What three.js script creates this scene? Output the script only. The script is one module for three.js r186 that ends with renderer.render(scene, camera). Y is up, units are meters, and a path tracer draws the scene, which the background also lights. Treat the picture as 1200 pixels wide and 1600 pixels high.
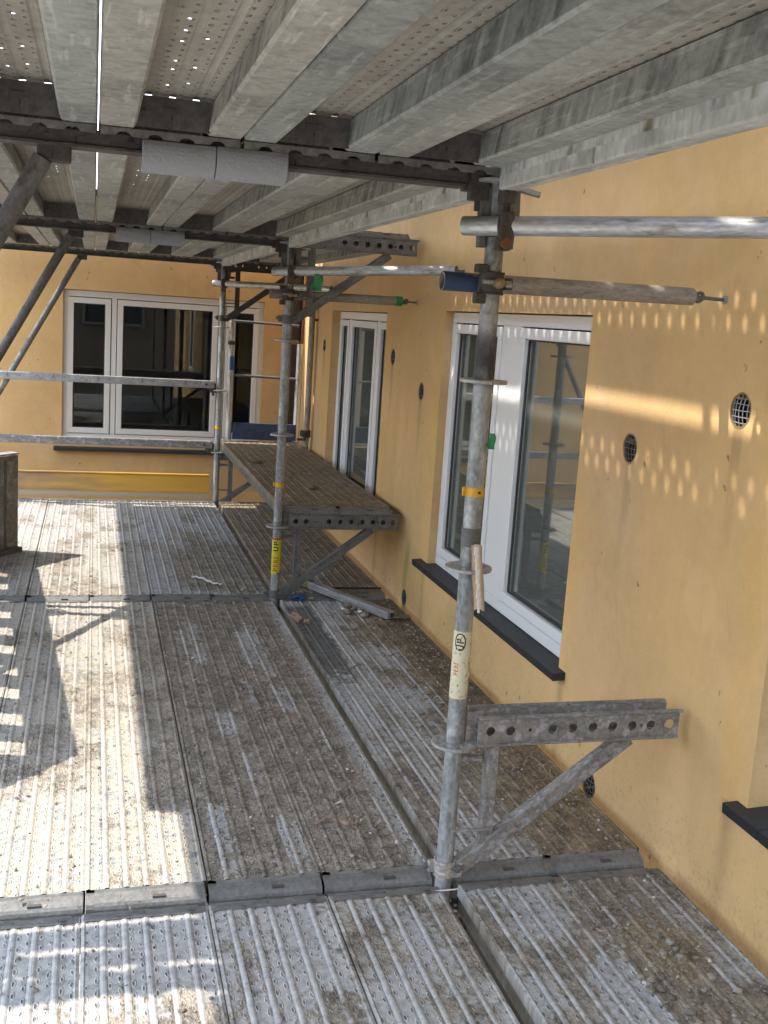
import * as THREE from 'three';
import { mergeGeometries } from 'three/addons/utils/BufferGeometryUtils.js';
import { RoundedBoxGeometry } from 'three/addons/geometries/RoundedBoxGeometry.js';

// ---------------------------------------------------------------- camera, sky, sun, exposure
const scene = new THREE.Scene();
const camera = new THREE.PerspectiveCamera(51.37, 0.75, 0.05, 400);
camera.position.set(-0.9835, 1.5402, 2.6308);
camera.rotation.set(-0.1782, -0.2734, 0.0655, 'YXZ');
scene.add(camera);
const SUN = new THREE.Vector3(-0.64, 1, -0.186).normalize();
const SKY_GAIN = 1.7;
const sun = new THREE.DirectionalLight(new THREE.Color().setRGB(1, 0.93, 0.83), 2.4);
sun.position.copy(SUN).multiplyScalar(40);
sun.castShadow = true; sun.shadow.radius = 0.9;
Object.assign(sun.shadow.camera, { left: -16, right: 16, top: 16, bottom: -16, near: 1, far: 90 });
sun.shadow.mapSize.set(4096, 4096);
scene.add(sun, sun.target);
const renderer = new THREE.WebGLRenderer({ antialias: true });
renderer.toneMapping = THREE.LinearToneMapping;
renderer.toneMappingExposure = 3.5;
renderer.shadowMap.enabled = true;

// ---------------------------------------------------------------- noise and random helpers
let seed = 12345;
const rnd = () => { seed = (seed + 0x6D2B79F5) | 0; let t = Math.imul(seed ^ (seed >>> 15), 1 | seed); t = (t + Math.imul(t ^ (t >>> 7), 61 | t)) ^ t; return ((t ^ (t >>> 14)) >>> 0) / 4294967296; };
const rr = (a, b) => a + (b - a) * rnd();
const h2 = (x, y) => { let n = Math.imul(x, 374761393) + Math.imul(y, 668265263) | 0; n = Math.imul(n ^ (n >>> 13), 1274126177); return ((n ^ (n >>> 16)) >>> 0) / 4294967296; };
function vn(x, y) {
  const xi = Math.floor(x), yi = Math.floor(y); let fx = x - xi, fy = y - yi;
  fx = fx * fx * (3 - 2 * fx); fy = fy * fy * (3 - 2 * fy);
  const a = h2(xi, yi), b = h2(xi + 1, yi), c = h2(xi, yi + 1), d = h2(xi + 1, yi + 1);
  return a + (b - a) * fx + (c - a) * fy + (a - b - c + d) * fx * fy;
}
function fbm(x, y, o = 4) { let s = 0, a = 0.5, t = 0; for (let i = 0; i < o; i++) { s += a * vn(x, y); t += a; a *= 0.5; x = x * 2.03 + 17.1; y = y * 2.03 + 9.7; } return s / t; }
const clamp = (v, a = 0, b = 1) => Math.min(b, Math.max(a, v));
const sst = (a, b, x) => { const t = clamp((x - a) / (b - a)); return t * t * (3 - 2 * t); };
const toS = v => { v = clamp(v); return 255 * (v <= 0.0031308 ? v * 12.92 : 1.055 * Math.pow(v, 1 / 2.4) - 0.055); };
const LUT = new Uint8ClampedArray(4097); for (let i = 0; i <= 4096; i++) LUT[i] = toS(i / 4096);
function tex(w, h, fn, srgb = true) {                    // fn(u, v, out) writes linear rgb
  const d = new Uint8Array(w * h * 4), o = [0, 0, 0];
  for (let j = 0; j < h; j++) for (let i = 0; i < w; i++) {
    fn((i + 0.5) / w, (j + 0.5) / h, o); const k = (j * w + i) * 4;
    for (let c = 0; c < 3; c++) d[k + c] = srgb ? LUT[Math.round(clamp(o[c]) * 4096)] : clamp(o[c]) * 255;
    d[k + 3] = 255;
  }
  const t = new THREE.DataTexture(d, w, h); t.wrapS = t.wrapT = THREE.RepeatWrapping; t.magFilter = THREE.LinearFilter; t.minFilter = THREE.LinearMipmapLinearFilter; t.generateMipmaps = true;
  if (srgb) t.colorSpace = THREE.SRGBColorSpace; t.needsUpdate = true; return t;
}
const rep = (t, x, y) => { const c = t.clone(); c.repeat.set(x, y); c.needsUpdate = true; return c; };

// ---------------------------------------------------------------- sky: bright, slightly hazy day
{
  const W = 512, H = 256, d = new Float32Array(W * H * 4);
  for (let j = 0; j < H; j++) for (let i = 0; i < W; i++) {
    const el = ((j + 0.5) / H - 0.5) * Math.PI, e = Math.max(0, Math.sin(el)), az = (i + 0.5) / W * Math.PI * 2;
    const cl = sst(0.5, 0.75, fbm(Math.cos(az) * 2.2 + 7 + e * 3, Math.sin(az) * 2.2 + 5 + e * 2, 5)) * sst(0.0, 0.3, e);
    const b = Math.pow(1 - e, 2.2), k = (j * W + i) * 4;
    const c = [0.50 + 0.42 * b, 0.66 + 0.30 * b, 0.92 + 0.08 * b];
    for (let n = 0; n < 3; n++) d[k + n] = (el < 0 ? 0.25 : (c[n] * (1 - 0.5 * cl) + [1.25, 1.22, 1.18][n] * 0.5 * cl)) * SKY_GAIN;
    d[k + 3] = 1;
  }
  const t = new THREE.DataTexture(d, W, H, THREE.RGBAFormat, THREE.FloatType); t.mapping = THREE.EquirectangularReflectionMapping; t.magFilter = t.minFilter = THREE.LinearFilter; t.needsUpdate = true;
  scene.background = t; scene.environment = t;
}

// ---------------------------------------------------------------- object helpers
const counts = {};
const numbered = n => { const k = counts[n] = (counts[n] ?? -1) + 1; return k ? n + '_' + String(k).padStart(3, '0') : n; };
function tag(o, label, category, group, kind) { if (label) o.userData.label = label; if (category) o.userData.category = category; if (group) o.userData.group = group; if (kind) o.userData.kind = kind; return o; }
function thing(name, label, category, pos = [0, 0, 0], group) { const g = new THREE.Group(); g.name = numbered(name); g.position.set(...pos); scene.add(g); return tag(g, label, category, group); }
const flat = g => { const n = g.index ? g.toNonIndexed() : g; for (const k of Object.keys(n.attributes)) if (!['position', 'normal', 'uv'].includes(k)) n.deleteAttribute(k); return n; };
const join = gs => gs.length === 1 ? gs[0] : mergeGeometries(gs.map(flat));
function part(name, parent, geos, mat, label) {
  const m = new THREE.Mesh(join([].concat(geos)), mat); m.name = name; m.castShadow = m.receiveShadow = true; parent.add(m);
  if (parent === scene) m.name = numbered(name);
  if (label) m.userData.label = label; return m;
}
function dup(root, pos, label, group) { const r = root.clone(); r.name = numbered(root.name.replace(/_\d{3}$/, '')); r.position.set(...pos); r.userData = { ...root.userData }; if (label) r.userData.label = label; if (group) r.userData.group = group; scene.add(r); return r; }
const V = (x, y, z) => new THREE.Vector3(x, y, z);
function boxUV(g) { const p = g.attributes.position, n = g.attributes.normal, uv = g.attributes.uv; for (let i = 0; i < p.count; i++) { const a = Math.abs(n.getX(i)), b = Math.abs(n.getY(i)), c = Math.abs(n.getZ(i)); if (a >= b && a >= c) uv.setXY(i, p.getZ(i), p.getY(i)); else if (b >= c) uv.setXY(i, p.getX(i), p.getZ(i)); else uv.setXY(i, p.getX(i), p.getY(i)); } return g; }   // uv in metres on every face
const bx = (w, h, d, x = 0, y = 0, z = 0) => boxUV(new THREE.BoxGeometry(w, h, d)).translate(x, y, z);
const rb = (w, h, d, r, x = 0, y = 0, z = 0) => boxUV(new RoundedBoxGeometry(w, h, d, 2, r)).translate(x, y, z);
function aim(g, a, b) {                                    // geometry built along +y from 0 to |ab| is laid from a to b
  const d = b.clone().sub(a), q = new THREE.Quaternion().setFromUnitVectors(V(0, 1, 0), d.clone().normalize());
  return g.applyQuaternion(q).translate(a.x, a.y, a.z);
}
const R48 = 0.02415;
function tube(a, b, r = R48, inner = 0.8, seg = 20) {       // hollow tube with visible wall thickness at its ends
  a = V(...a); b = V(...b); const L = a.distanceTo(b), ri = r * inner;
  const pts = [[ri, 0.04], [ri, 0], [r - 0.0008, 0], [r, 0.001], [r, L - 0.001], [r - 0.0008, L], [ri, L], [ri, L - 0.04]].map(p => new THREE.Vector2(...p));
  const g = new THREE.LatheGeometry(pts, seg), uv = g.attributes.uv, p = g.attributes.position;
  for (let i = 0; i < uv.count; i++) uv.setXY(i, uv.getX(i) * 2 * Math.PI * r, p.getY(i));
  return aim(g, a, b);
}
const rod = (a, b, r = 0.006, seg = 10) => { a = V(...a); b = V(...b); const L = a.distanceTo(b); return aim(new THREE.CylinderGeometry(r, r, L, seg).translate(0, L / 2, 0), a, b); };
function bar(a, b, w, t, up = [0, 0, 1]) {                 // rectangular bar from a to b, w across, t along «up»
  a = V(...a); b = V(...b); const y = b.clone().sub(a), L = y.length(); y.normalize();
  const z = V(...up), x = y.clone().cross(z).normalize(); z.copy(x).cross(y);
  return boxUV(new RoundedBoxGeometry(w, L, t, 2, Math.min(w, t) * 0.12)).translate(0, L / 2, 0).applyMatrix4(new THREE.Matrix4().makeBasis(x, y, z).setPosition(a));
}
function scaleUV(g, s, t = s) { const uv = g.attributes.uv; for (let i = 0; i < uv.count; i++) uv.setXY(i, uv.getX(i) * s, uv.getY(i) * t); return g; }
function sweepZ(poly, z0, z1, uvf, nz = 1) {              // polyline (x, y) drawn out along z, every face flat
  const P = [], U = []; let s = 0;
  for (let i = 0; i + 1 < poly.length; i++) {
    const [xa, ya] = poly[i], [xb, yb] = poly[i + 1], l = Math.hypot(xb - xa, yb - ya);
    for (let n = 0; n < nz; n++) {
      const za = z0 + (z1 - z0) * n / nz, zb = z0 + (z1 - z0) * (n + 1) / nz;
      const q = [[xa, ya, za, s], [xb, yb, za, s + l], [xb, yb, zb, s + l], [xa, ya, zb, s]];
      for (const k of [0, 2, 1, 0, 3, 2]) { P.push(q[k][0], q[k][1], q[k][2]); U.push(...uvf(q[k][0], q[k][1], q[k][2], q[k][3])); }
    }
    s += l;
  }
  const g = new THREE.BufferGeometry(); g.setAttribute('position', new THREE.Float32BufferAttribute(P, 3)); g.setAttribute('uv', new THREE.Float32BufferAttribute(U, 2)); g.computeVertexNormals(); return g;
}

// ---------------------------------------------------------------- materials
const zincMap = tex(512, 512, (u, v, o) => {
  const a = fbm(u * 9, v * 9, 4), b = fbm(u * 60 + 3, v * 60, 3), s = fbm(u * 90, v * 5 + 40, 3), st = sst(0.62, 0.8, fbm(u * 22 + 9, v * 14 + 3, 4));
  const k = 0.35 + 0.24 * (a - 0.5) + 0.20 * (b - 0.5) + 0.10 * (s - 0.5);
  o[0] = k * (1 + 0.0 * st) - 0.10 * st; o[1] = k * 1.0 - 0.115 * st; o[2] = k * 0.985 - 0.14 * st;
});
const roughMap = tex(256, 256, (u, v, o) => { const a = 0.45 + 0.5 * fbm(u * 14, v * 14, 4); o[0] = o[1] = o[2] = a; }, false);
const grainBump = tex(256, 256, (u, v, o) => { o[0] = o[1] = o[2] = 0.6 * fbm(u * 40, v * 40, 3) + 0.4 * vn(u * 128, v * 128); }, false);
const std = (o) => new THREE.MeshStandardMaterial({ side: THREE.DoubleSide, ...o });
const rgb = (r, g, b) => new THREE.Color().setRGB(r, g, b);
const dirtMap = tex(512, 512, (u, v, o) => {
  const a = fbm(u * 8, v * 8, 5), b = fbm(u * 40 + 5, v * 40, 4), c = vn(u * 200, v * 200), worn = sst(0.55, 0.68, fbm(u * 14 + 30, v * 14, 5)), rust = sst(0.62, 0.74, fbm(u * 20 + 60, v * 20 + 9, 5));
  const k = 0.20 + 0.16 * (a - 0.5) + 0.16 * (b - 0.5) + 0.06 * (c - 0.5) + 0.10 * worn;
  o[0] = k * 1.04 + 0.03 * rust; o[1] = k * 0.98 - 0.01 * rust; o[2] = k * (0.88 + 0.1 * worn) - 0.03 * rust;
});
const M = {
  zinc: std({ map: rep(zincMap, 3, 1.5), color: rgb(1.0, 1.0, 1.0), metalness: 0.35, roughness: 0.6, roughnessMap: rep(roughMap, 4, 2), bumpMap: rep(grainBump, 6, 6), bumpScale: 0.0006 }),
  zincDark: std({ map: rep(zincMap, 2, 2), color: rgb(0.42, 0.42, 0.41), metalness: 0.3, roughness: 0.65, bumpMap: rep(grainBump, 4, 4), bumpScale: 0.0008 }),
  zincBright: std({ map: rep(zincMap, 3, 1), color: rgb(1.45, 1.45, 1.45), metalness: 0.55, roughness: 0.42, bumpMap: rep(grainBump, 5, 3), bumpScale: 0.0005 }),
  dirtyZinc: std({ map: rep(dirtMap, 3, 3), metalness: 0.1, roughness: 0.85, bumpMap: rep(grainBump, 5, 5), bumpScale: 0.0012 }),
  tubeDirty: std({ map: rep(zincMap, 5, 1.6), color: rgb(0.82, 0.74, 0.64), metalness: 0.25, roughness: 0.65, bumpMap: rep(grainBump, 6, 4), bumpScale: 0.0007 }),
  collar: std({ map: rep(dirtMap, 1, 1), color: rgb(1.5, 1.42, 1.32), roughness: 0.8 }),
  under: std({ map: rep(zincMap, 1.1, 0.7), color: rgb(1.4, 1.42, 1.36), metalness: 0.12, roughness: 0.7, bumpMap: rep(grainBump, 4, 4), bumpScale: 0.0004 }),
  rustDark: std({ map: rep(zincMap, 6, 6), color: rgb(0.22, 0.2, 0.18), metalness: 0.3, roughness: 0.75 }),
  rust: std({ map: rep(zincMap, 6, 6), color: rgb(0.5, 0.2, 0.08), roughness: 0.9 }),
  brass: std({ map: rep(zincMap, 6, 6), color: rgb(0.75, 0.52, 0.25), metalness: 0.3, roughness: 0.6 }),
  black: std({ color: rgb(0.02, 0.02, 0.02), roughness: 0.7 }),
  slot: std({ color: rgb(0.03, 0.028, 0.025), roughness: 0.9 }),
  foam: std({ color: rgb(0.30, 0.31, 0.33), roughness: 0.95, bumpMap: rep(grainBump, 3, 3), bumpScale: 0.003 }),
  yellowTape: std({ color: rgb(1.9, 1.05, 0.06), roughness: 0.5, map: rep(zincMap, 4, 4) }),
  green: std({ color: rgb(0.01, 0.22, 0.06), roughness: 0.45 }),
  blue: std({ color: rgb(0.03, 0.10, 0.28), roughness: 0.5 }),
  bluePaint: std({ map: rep(zincMap, 12, 12), color: rgb(0.10, 0.19, 0.40), roughness: 0.7 }),
  navy: std({ map: rep(zincMap, 1, 1), color: rgb(0.10, 0.16, 0.32), roughness: 0.6 }),
  card: std({ color: rgb(0.42, 0.31, 0.22), roughness: 0.95, bumpMap: rep(grainBump, 4, 4), bumpScale: 0.001 }),
  cardEdge: std({ color: rgb(0.72, 0.66, 0.58), roughness: 0.95 }),
  wood: std({ map: rep(zincMap, 2, 2), color: rgb(0.85, 0.58, 0.40), roughness: 0.9 }),
  paper: std({ color: rgb(0.7, 0.69, 0.66), roughness: 0.9 }),
  frame: std({ color: rgb(0.80, 0.80, 0.79), roughness: 0.35 }),
  frameCool: std({ color: rgb(0.70, 0.66, 0.60), roughness: 0.4 }),
  gasket: std({ color: rgb(0.06, 0.05, 0.05), roughness: 0.8 }),
  glass: new THREE.MeshPhysicalMaterial({ color: rgb(0.82, 0.87, 0.85), roughness: 0.0, transmission: 1, thickness: 0, ior: 1.42, side: THREE.DoubleSide }),
  glassSide: new THREE.MeshPhysicalMaterial({ color: rgb(0.58, 0.63, 0.58), roughness: 0.02, transmission: 0.87, thickness: 0, ior: 2.3, side: THREE.DoubleSide }),
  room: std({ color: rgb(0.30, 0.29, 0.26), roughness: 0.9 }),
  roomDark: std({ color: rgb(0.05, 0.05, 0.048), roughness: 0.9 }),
  roomLight: std({ color: rgb(0.5, 0.46, 0.38), roughness: 0.9 }),
  slate: std({ map: rep(zincMap, 5, 3), color: rgb(0.065, 0.072, 0.088), roughness: 0.5, bumpMap: rep(grainBump, 5, 5), bumpScale: 0.002 }),
  mortar: std({ color: rgb(0.40, 0.27, 0.12), roughness: 1, bumpMap: rep(grainBump, 4, 4), bumpScale: 0.004 }),
  pipe: std({ color: rgb(0.035, 0.025, 0.02), roughness: 0.5 }),
  pipeBrown: std({ color: rgb(0.28, 0.13, 0.05), roughness: 0.5 }),
  toe: std({ map: ((t) => { t.repeat.set(1 / 1.94, 1 / 0.14); t.offset.set(0.5, 0.5); return t; })(tex(512, 64, (u, v, o) => { const a = fbm(u * 10, v * 3, 4), m = sst(0.1, 0.75, u + 0.5 * (a - 0.5)); o[0] = 0.30 + 0.30 * m + 0.1 * (a - 0.5); o[1] = 0.19 + 0.13 * m + 0.06 * (a - 0.5); o[2] = 0.10 - 0.07 * m + 0.02 * a; })), roughness: 0.6 }),
  ground: std({ color: rgb(0.85, 0.80, 0.72), roughness: 1, map: rep(zincMap, 0.3, 0.3) }),
};

// ---------------------------------------------------------------- rendered ochre wall
const STAINS = [[-2.915, 0.015, 0.30, 0.05, 1]];           // z, y, height, width of a green algae run
function ochre(s, y, o, cool) {
  const a = fbm(s * 0.9 + 3, y * 0.9 + 8, 4) - 0.5, b = fbm(s * 4.5, y * 3.2 + 30, 4) - 0.5, c = fbm(s * 34, y * 34, 3) - 0.5, d = vn(s * 260, y * 260) - 0.5;
  const streak = fbm(s * 9 + 50, y * 0.8, 4) - 0.5, k = 1 + 0.22 * a + 0.17 * b + 0.09 * c + 0.07 * d + 0.10 * streak;
  o[0] = 0.635 * k; o[1] = 0.41 * k; o[2] = 0.185 * k * (1 - 0.25 * a);
  const pale = sst(0.62, 0.78, fbm(s * 2.2 + 71, y * 2.6 + 12, 5)); o[0] += 0.03 * pale; o[1] += 0.03 * pale; o[2] += 0.035 * pale;
  const spot = h2(Math.floor(s * 70), Math.floor(y * 60)); if (spot > 0.9975) { const m = sst(0.45, 0.75, vn(s * 150, y * 110)); o[0] *= 1 - 0.6 * m; o[1] *= 1 - 0.62 * m; o[2] *= 1 - 0.55 * m; }
  const scratch = sst(0.72, 0.8, fbm(s * 26 + 5, y * 9 + s * 20, 4)); const tr = sst(0.5, 0.62, fbm(s * 1.3 + 4 * fbm(s * 2, y * 2, 2), y * 1.1 + 60, 3)) - 0.5, f = 1 - 0.05 * scratch + 0.06 * tr; o[0] *= f; o[1] *= f; o[2] *= f * (1 + 0.03 * tr);
  return o;
}
const VENTS = [[0.08, 1.359], [-0.512, 1.177], [-2.863, 1.174], [-3.47, 1.328], [-5.432, 1.318], [-2.915, 0.015], [-0.55, -0.018]];
const wallMap = tex(2048, 1024, (u, v, o) => {
  const s = u * 8 - 6.5, y = v * 4 - 1; ochre(s, y, o);
  for (const [vz, vy] of VENTS) { const dz = Math.abs(s - vz), dy = vy - y; if (dz < 0.1 && dy > 0.0 && dy < 0.45) { const m = (1 - sst(0.015, 0.05, dz + 0.02 * vn(s * 60, y * 8))) * (1 - dy / 0.45) * 0.28; o[0] *= 1 - m; o[1] *= 1 - m; o[2] *= 1 - m * 0.9; } }
  for (const [sz, sy, sh, sw] of STAINS) { const dz = Math.abs(s - sz + 0.02 * Math.sin(y * 14)), m = (1 - sst(0, sw + 0.02, dz)) * sst(sy - 0.25, sy, y) * (1 - sst(sy + sh * 0.7, sy + sh * 1.4, y)) * (0.5 + fbm(s * 30, y * 12, 3)); o[0] *= 1 - 0.38 * m; o[1] *= 1 - 0.22 * m; o[2] *= 1 - 0.45 * m; }
  for (const [a, b] of [[-2.6, -0.85], [-5.25, -3.6], [0.25, 2]]) { const e = Math.min(Math.abs(s - a), Math.abs(s - b)); if (y < 0.3 && y > -0.35) { const m = (1 - sst(0, 0.07, e + 0.03 * fbm(s * 20, y * 5, 3))) * (1 - (0.3 - y) / 0.65) * 0.35; o[0] *= 1 - m; o[1] *= 1 - m; o[2] *= 1 - m; } if (y > 0.3 && y < 1.62) { const m = 1 - sst(0.02, 0.09, e); o[2] *= 1 - 0.12 * m; o[0] *= 1 + 0.03 * m; } }
  { const cz = -0.10 + 0.52 * ((y + 0.08) / 0.30), t = (y + 0.32) / 0.26; if (t > 0 && t < 1) { const lz = 0.28 - 0.30 * t + 0.03 * (fbm(y * 20, 3, 3) - 0.5) * 2; const m = (1 - sst(0.0015, 0.006, Math.abs(s - lz))) * 0.28; o[0] *= 1 - m; o[1] *= 1 - m; o[2] *= 1 - m; } }
  if (y < 0.35) { const sp = sst(0.70, 0.78, fbm(s * 120 + 13, y * 110, 3) + 0.16 * (1 - sst(-0.2, 0.3, y)) - 0.03) * (1 - sst(0.1, 0.35, y)); o[0] *= 1 - 0.16 * sp; o[1] *= 1 - 0.17 * sp; o[2] *= 1 - 0.15 * sp; }
  const low = 1 - sst(-0.1, 0.25, y + 0.12 * (fbm(s * 3, y * 3, 3) - 0.5)); o[0] *= 1 - 0.10 * low; o[1] *= 1 - 0.10 * low; o[2] *= 1 - 0.1 * low;
});
const plainWallMap = tex(1024, 512, (u, v, o) => { ochre(u * 5 + 40, v * 2.5 + 20, o); o[0] *= 0.98; o[1] *= 0.93; o[2] *= 0.90; });
const wallBump = tex(512, 512, (u, v, o) => { const tw = fbm(u * 5 + 2 * fbm(u * 4, v * 4, 2), v * 16, 3); o[0] = o[1] = o[2] = 0.34 * fbm(u * 24, v * 24, 4) + 0.22 * vn(u * 200, v * 200) + 0.44 * tw; }, false);
wallMap.repeat.set(1 / 8, 1 / 4); wallMap.offset.set(6.5 / 8, 1 / 4);
plainWallMap.repeat.set(1 / 5, 1 / 2.5);
const wallMat = std({ map: wallMap, roughness: 0.95, bumpMap: rep(wallBump, 1, 1), bumpScale: 0.0035 });
const backMat = std({ map: plainWallMap, roughness: 0.95, bumpMap: rep(wallBump, 1, 1), bumpScale: 0.0035 });

const GY = -3;                                             // level of the ground far below the scaffold deck
const rect = (x0, y0, x1, y1) => { const s = new THREE.Path(); s.moveTo(x0, y0); s.lineTo(x1, y0); s.lineTo(x1, y1); s.lineTo(x0, y1); s.closePath(); return s; };
function wall(name, label, category, pos, rotY, s0, s1, h, depth, openings, vents, mat) {
  const g = thing(name, label, category, [pos[0], GY, pos[2]]); g.rotation.y = rotY;
  const sh = new THREE.Shape(); sh.moveTo(s0, GY); sh.lineTo(s1, GY); sh.lineTo(s1, h); sh.lineTo(s0, h); sh.closePath();
  for (const o of openings) sh.holes.push(rect(...o));
  for (const [vz, vy] of vents) { const p = new THREE.Path(); for (let i = 0; i < 22; i++) { const a = -i / 22 * Math.PI * 2, r = 0.047 * (1 + 0.12 * (h2(i, Math.round(vz * 100)) - 0.5)); i ? p.lineTo(vz + r * Math.cos(a), vy + r * Math.sin(a)) : p.moveTo(vz + r, vy); } p.closePath(); sh.holes.push(p); }
  const geo = new THREE.ExtrudeGeometry(sh, { depth, bevelEnabled: false }).translate(0, -GY, -depth);
  part('render_surface', g, geo, mat); return g;
}
const up = g => g.translate(0, -GY, 0);
// window in wall axes: s along the wall, y up, w outward; lights are [s0, s1] of every sash
const side0 = {};
function windowIn(wallG, s0, s1, y0, y1, rec, lights, frameMat, roomDepth, opts = {}) {
  const f = 0.05, fd = 0.07, w = -rec, G = [];
  const fr = (a, b, c, d, t, dep, ww) => [rb(b - a, t, dep, 0.004, (a + b) / 2, d - t / 2, ww), rb(b - a, t, dep, 0.004, (a + b) / 2, c + t / 2, ww), rb(t, d - c - 2 * t, dep, 0.004, a + t / 2, (c + d) / 2, ww), rb(t, d - c - 2 * t, dep, 0.004, b - t / 2, (c + d) / 2, ww)];
  const posts = []; for (let i = 0; i + 1 < lights.length; i++) { const a = lights[i][1], b = lights[i + 1][0]; posts.push(rb(b - a, y1 - y0 - 2 * f, fd, 0.004, (a + b) / 2, (y0 + y1) / 2, w - fd / 2)); }
  const win = part('window', wallG, up(join([...fr(s0, s1, y0, y1, f, fd, w - fd / 2), ...posts].map(flat))), frameMat);
  for (const [a, b] of lights) {
    const sy0 = y0 + f + 0.006, sy1 = y1 - f - 0.006, t = 0.045, sa = a + 0.006, sb = b - 0.006;
    part('gasket', win, up(join(fr(a - 0.004, b + 0.004, y0 + f - 0.004, y1 - f + 0.004, 0.02, 0.012, w - 0.045).map(flat))), M.gasket);
    const sash = part('sash', win, up(join(fr(sa, sb, sy0, sy1, t, 0.055, w - 0.022).map(flat))), frameMat);
    part('gasket', win, up(join(fr(sa + t, sb - t, sy0 + t, sy1 - t, 0.007, 0.012, w - 0.018).map(flat))), M.gasket);
    part('pane', win, up(bx(sb - sa - 2 * t, sy1 - sy0 - 2 * t, 0.003, (sa + sb) / 2, (sy0 + sy1) / 2, w - 0.03)), wallG === side0.g ? M.glassSide : M.glass);
  }
  const rd = roomDepth, z = w - fd, e = 0.35;                                   // the dark room behind
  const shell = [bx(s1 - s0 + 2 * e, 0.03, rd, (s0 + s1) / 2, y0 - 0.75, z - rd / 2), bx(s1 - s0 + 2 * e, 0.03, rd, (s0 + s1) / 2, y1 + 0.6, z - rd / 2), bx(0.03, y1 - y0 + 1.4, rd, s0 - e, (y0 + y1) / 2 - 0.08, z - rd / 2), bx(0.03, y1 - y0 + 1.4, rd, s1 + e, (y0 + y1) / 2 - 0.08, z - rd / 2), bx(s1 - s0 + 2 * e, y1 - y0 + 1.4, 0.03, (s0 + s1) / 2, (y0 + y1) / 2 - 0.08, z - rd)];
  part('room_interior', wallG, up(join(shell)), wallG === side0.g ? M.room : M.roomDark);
  if (opts.blind) part('curtain', wallG, up(sweepZ(Array.from({ length: 60 }, (_, i) => [opts.blind[0] + (opts.blind[1] - opts.blind[0]) * i / 59, 0.02 * Math.sin(i * 1.3)]), 0, 1, (x, y, zz) => [x, zz]).rotateX(-Math.PI / 2).scale(1, y1 - y0 + 0.2, 1).translate(0, y0 - 0.2, z - 0.14)), M.roomLight);
  return win;
}
function sill(wallG, s0, s1, y, out, inn, joints) {
  const cuts = [s0, ...joints, s1];
  for (let i = 0; i + 1 < cuts.length; i++) {
    const a = cuts[i] + 0.0015, b = cuts[i + 1] - 0.0015;
    part('sill_slab', wallG, up(new RoundedBoxGeometry(b - a, 0.03, out + inn, 1, 0.003).rotateX(0.05).translate((a + b) / 2, y - 0.015 + rr(-0.001, 0.001), (out - inn) / 2)), M.slate);
  }
}
const side = wall('side_wall', 'long ochre rendered house wall on the right with white windows, slate sills and round vents', 'house wall', [0.72, GY, 0], -Math.PI / 2, -6.45, 8, 7, 0.34,
  [[-2.54, 0.29, -0.88, 1.605], [-5.2, 0.29, -3.66, 1.585], [0.335, 0.312, 2.0, 1.605], [3.6, 0.33, 5.2, 1.605]], VENTS, wallMat);
side0.g = side;
windowIn(side, -2.54, -0.79, 0.305, 1.6, 0.042, [[-2.50, -1.84], [-1.625, -0.83]], M.frame, 2.2, { blind: [-1.1, -0.7] });
windowIn(side, -5.2, -3.56, 0.305, 1.58, 0.06, [[-5.16, -4.88], [-4.83, -4.10], [-4.04, -3.60]], M.frame, 2.2, { blind: [-5.2, -4.5] });
windowIn(side, 0.335, 2.0, 0.325, 1.6, 0.075, [[0.375, 1.1], [1.2, 1.96]], M.frame, 2.2);
windowIn(side, 3.6, 5.2, 0.345, 1.6, 0.075, [[3.64, 4.3], [4.4, 5.16]], M.frame, 2.2);
sill(side, -2.66, -0.815, 0.302, 0.05, 0.08, [-1.72]);
sill(side, -5.3, -3.58, 0.302, 0.05, 0.09, [-4.4]);
sill(side, 0.285, 2.1, 0.322, 0.045, 0.08, [0.45, 1.2]);
sill(side, 3.5, 5.3, 0.335, 0.05, 0.08, [4.4]);
for (const [vz, vy] of VENTS) {
  const wire = (x0, y0, x1, y1) => { const c = new THREE.CatmullRomCurve3([0, 0.25, 0.5, 0.75, 1].map(t => { const x = x0 + (x1 - x0) * t, y = y0 + (y1 - y0) * t; return V(vz + x + rr(-0.0012, 0.0012), vy + y + rr(-0.0012, 0.0012), 0.009 * (1 - (x * x + y * y) / 0.0023) - 0.004); })); return new THREE.TubeGeometry(c, 8, 0.0016, 5); };
  const v = part('vent_grille', side, up(join([-0.033, -0.017, 0.001, 0.018, 0.033].flatMap(t => { const l = Math.sqrt(0.0022 - t * t); return [wire(t, -l, t, l), wire(-l, t, l, t)]; }))), Math.abs(vz) < 0.3 ? M.zinc : M.zincDark);
  const ring = new THREE.TorusGeometry(0.0475, 0.004, 6, 26), rp = ring.attributes.position; for (let i = 0; i < rp.count; i++) { const a = Math.atan2(rp.getY(i), rp.getX(i)), k = 1 + 0.07 * (vn(a * 2.5 + 9, vz * 7) - 0.5); rp.setX(i, rp.getX(i) * k); rp.setY(i, rp.getY(i) * k); rp.setZ(i, rp.getZ(i) * 0.5); } ring.computeVertexNormals();
  part('plaster_rim', v, up(ring.translate(vz, vy, -0.001)), M.mortar);
  part('duct', v, up(new THREE.CylinderGeometry(0.0455, 0.0455, 0.08, 20, 1, true).rotateX(Math.PI / 2).translate(vz, vy, -0.045)), M.slot);
  part('duct_end', v, up(new THREE.CircleGeometry(0.05, 20).translate(vz, vy, -0.045)), M.slot);
}
part('plinth', side, up(bx(14.45, 2.3, 0.03, 0.775, GY + 1.15, 0.012)), M.slate);
part('eaves', side, up(bx(14.6, 0.12, 0.5, 0.77, 7.06, -0.1)), M.slate);

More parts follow.
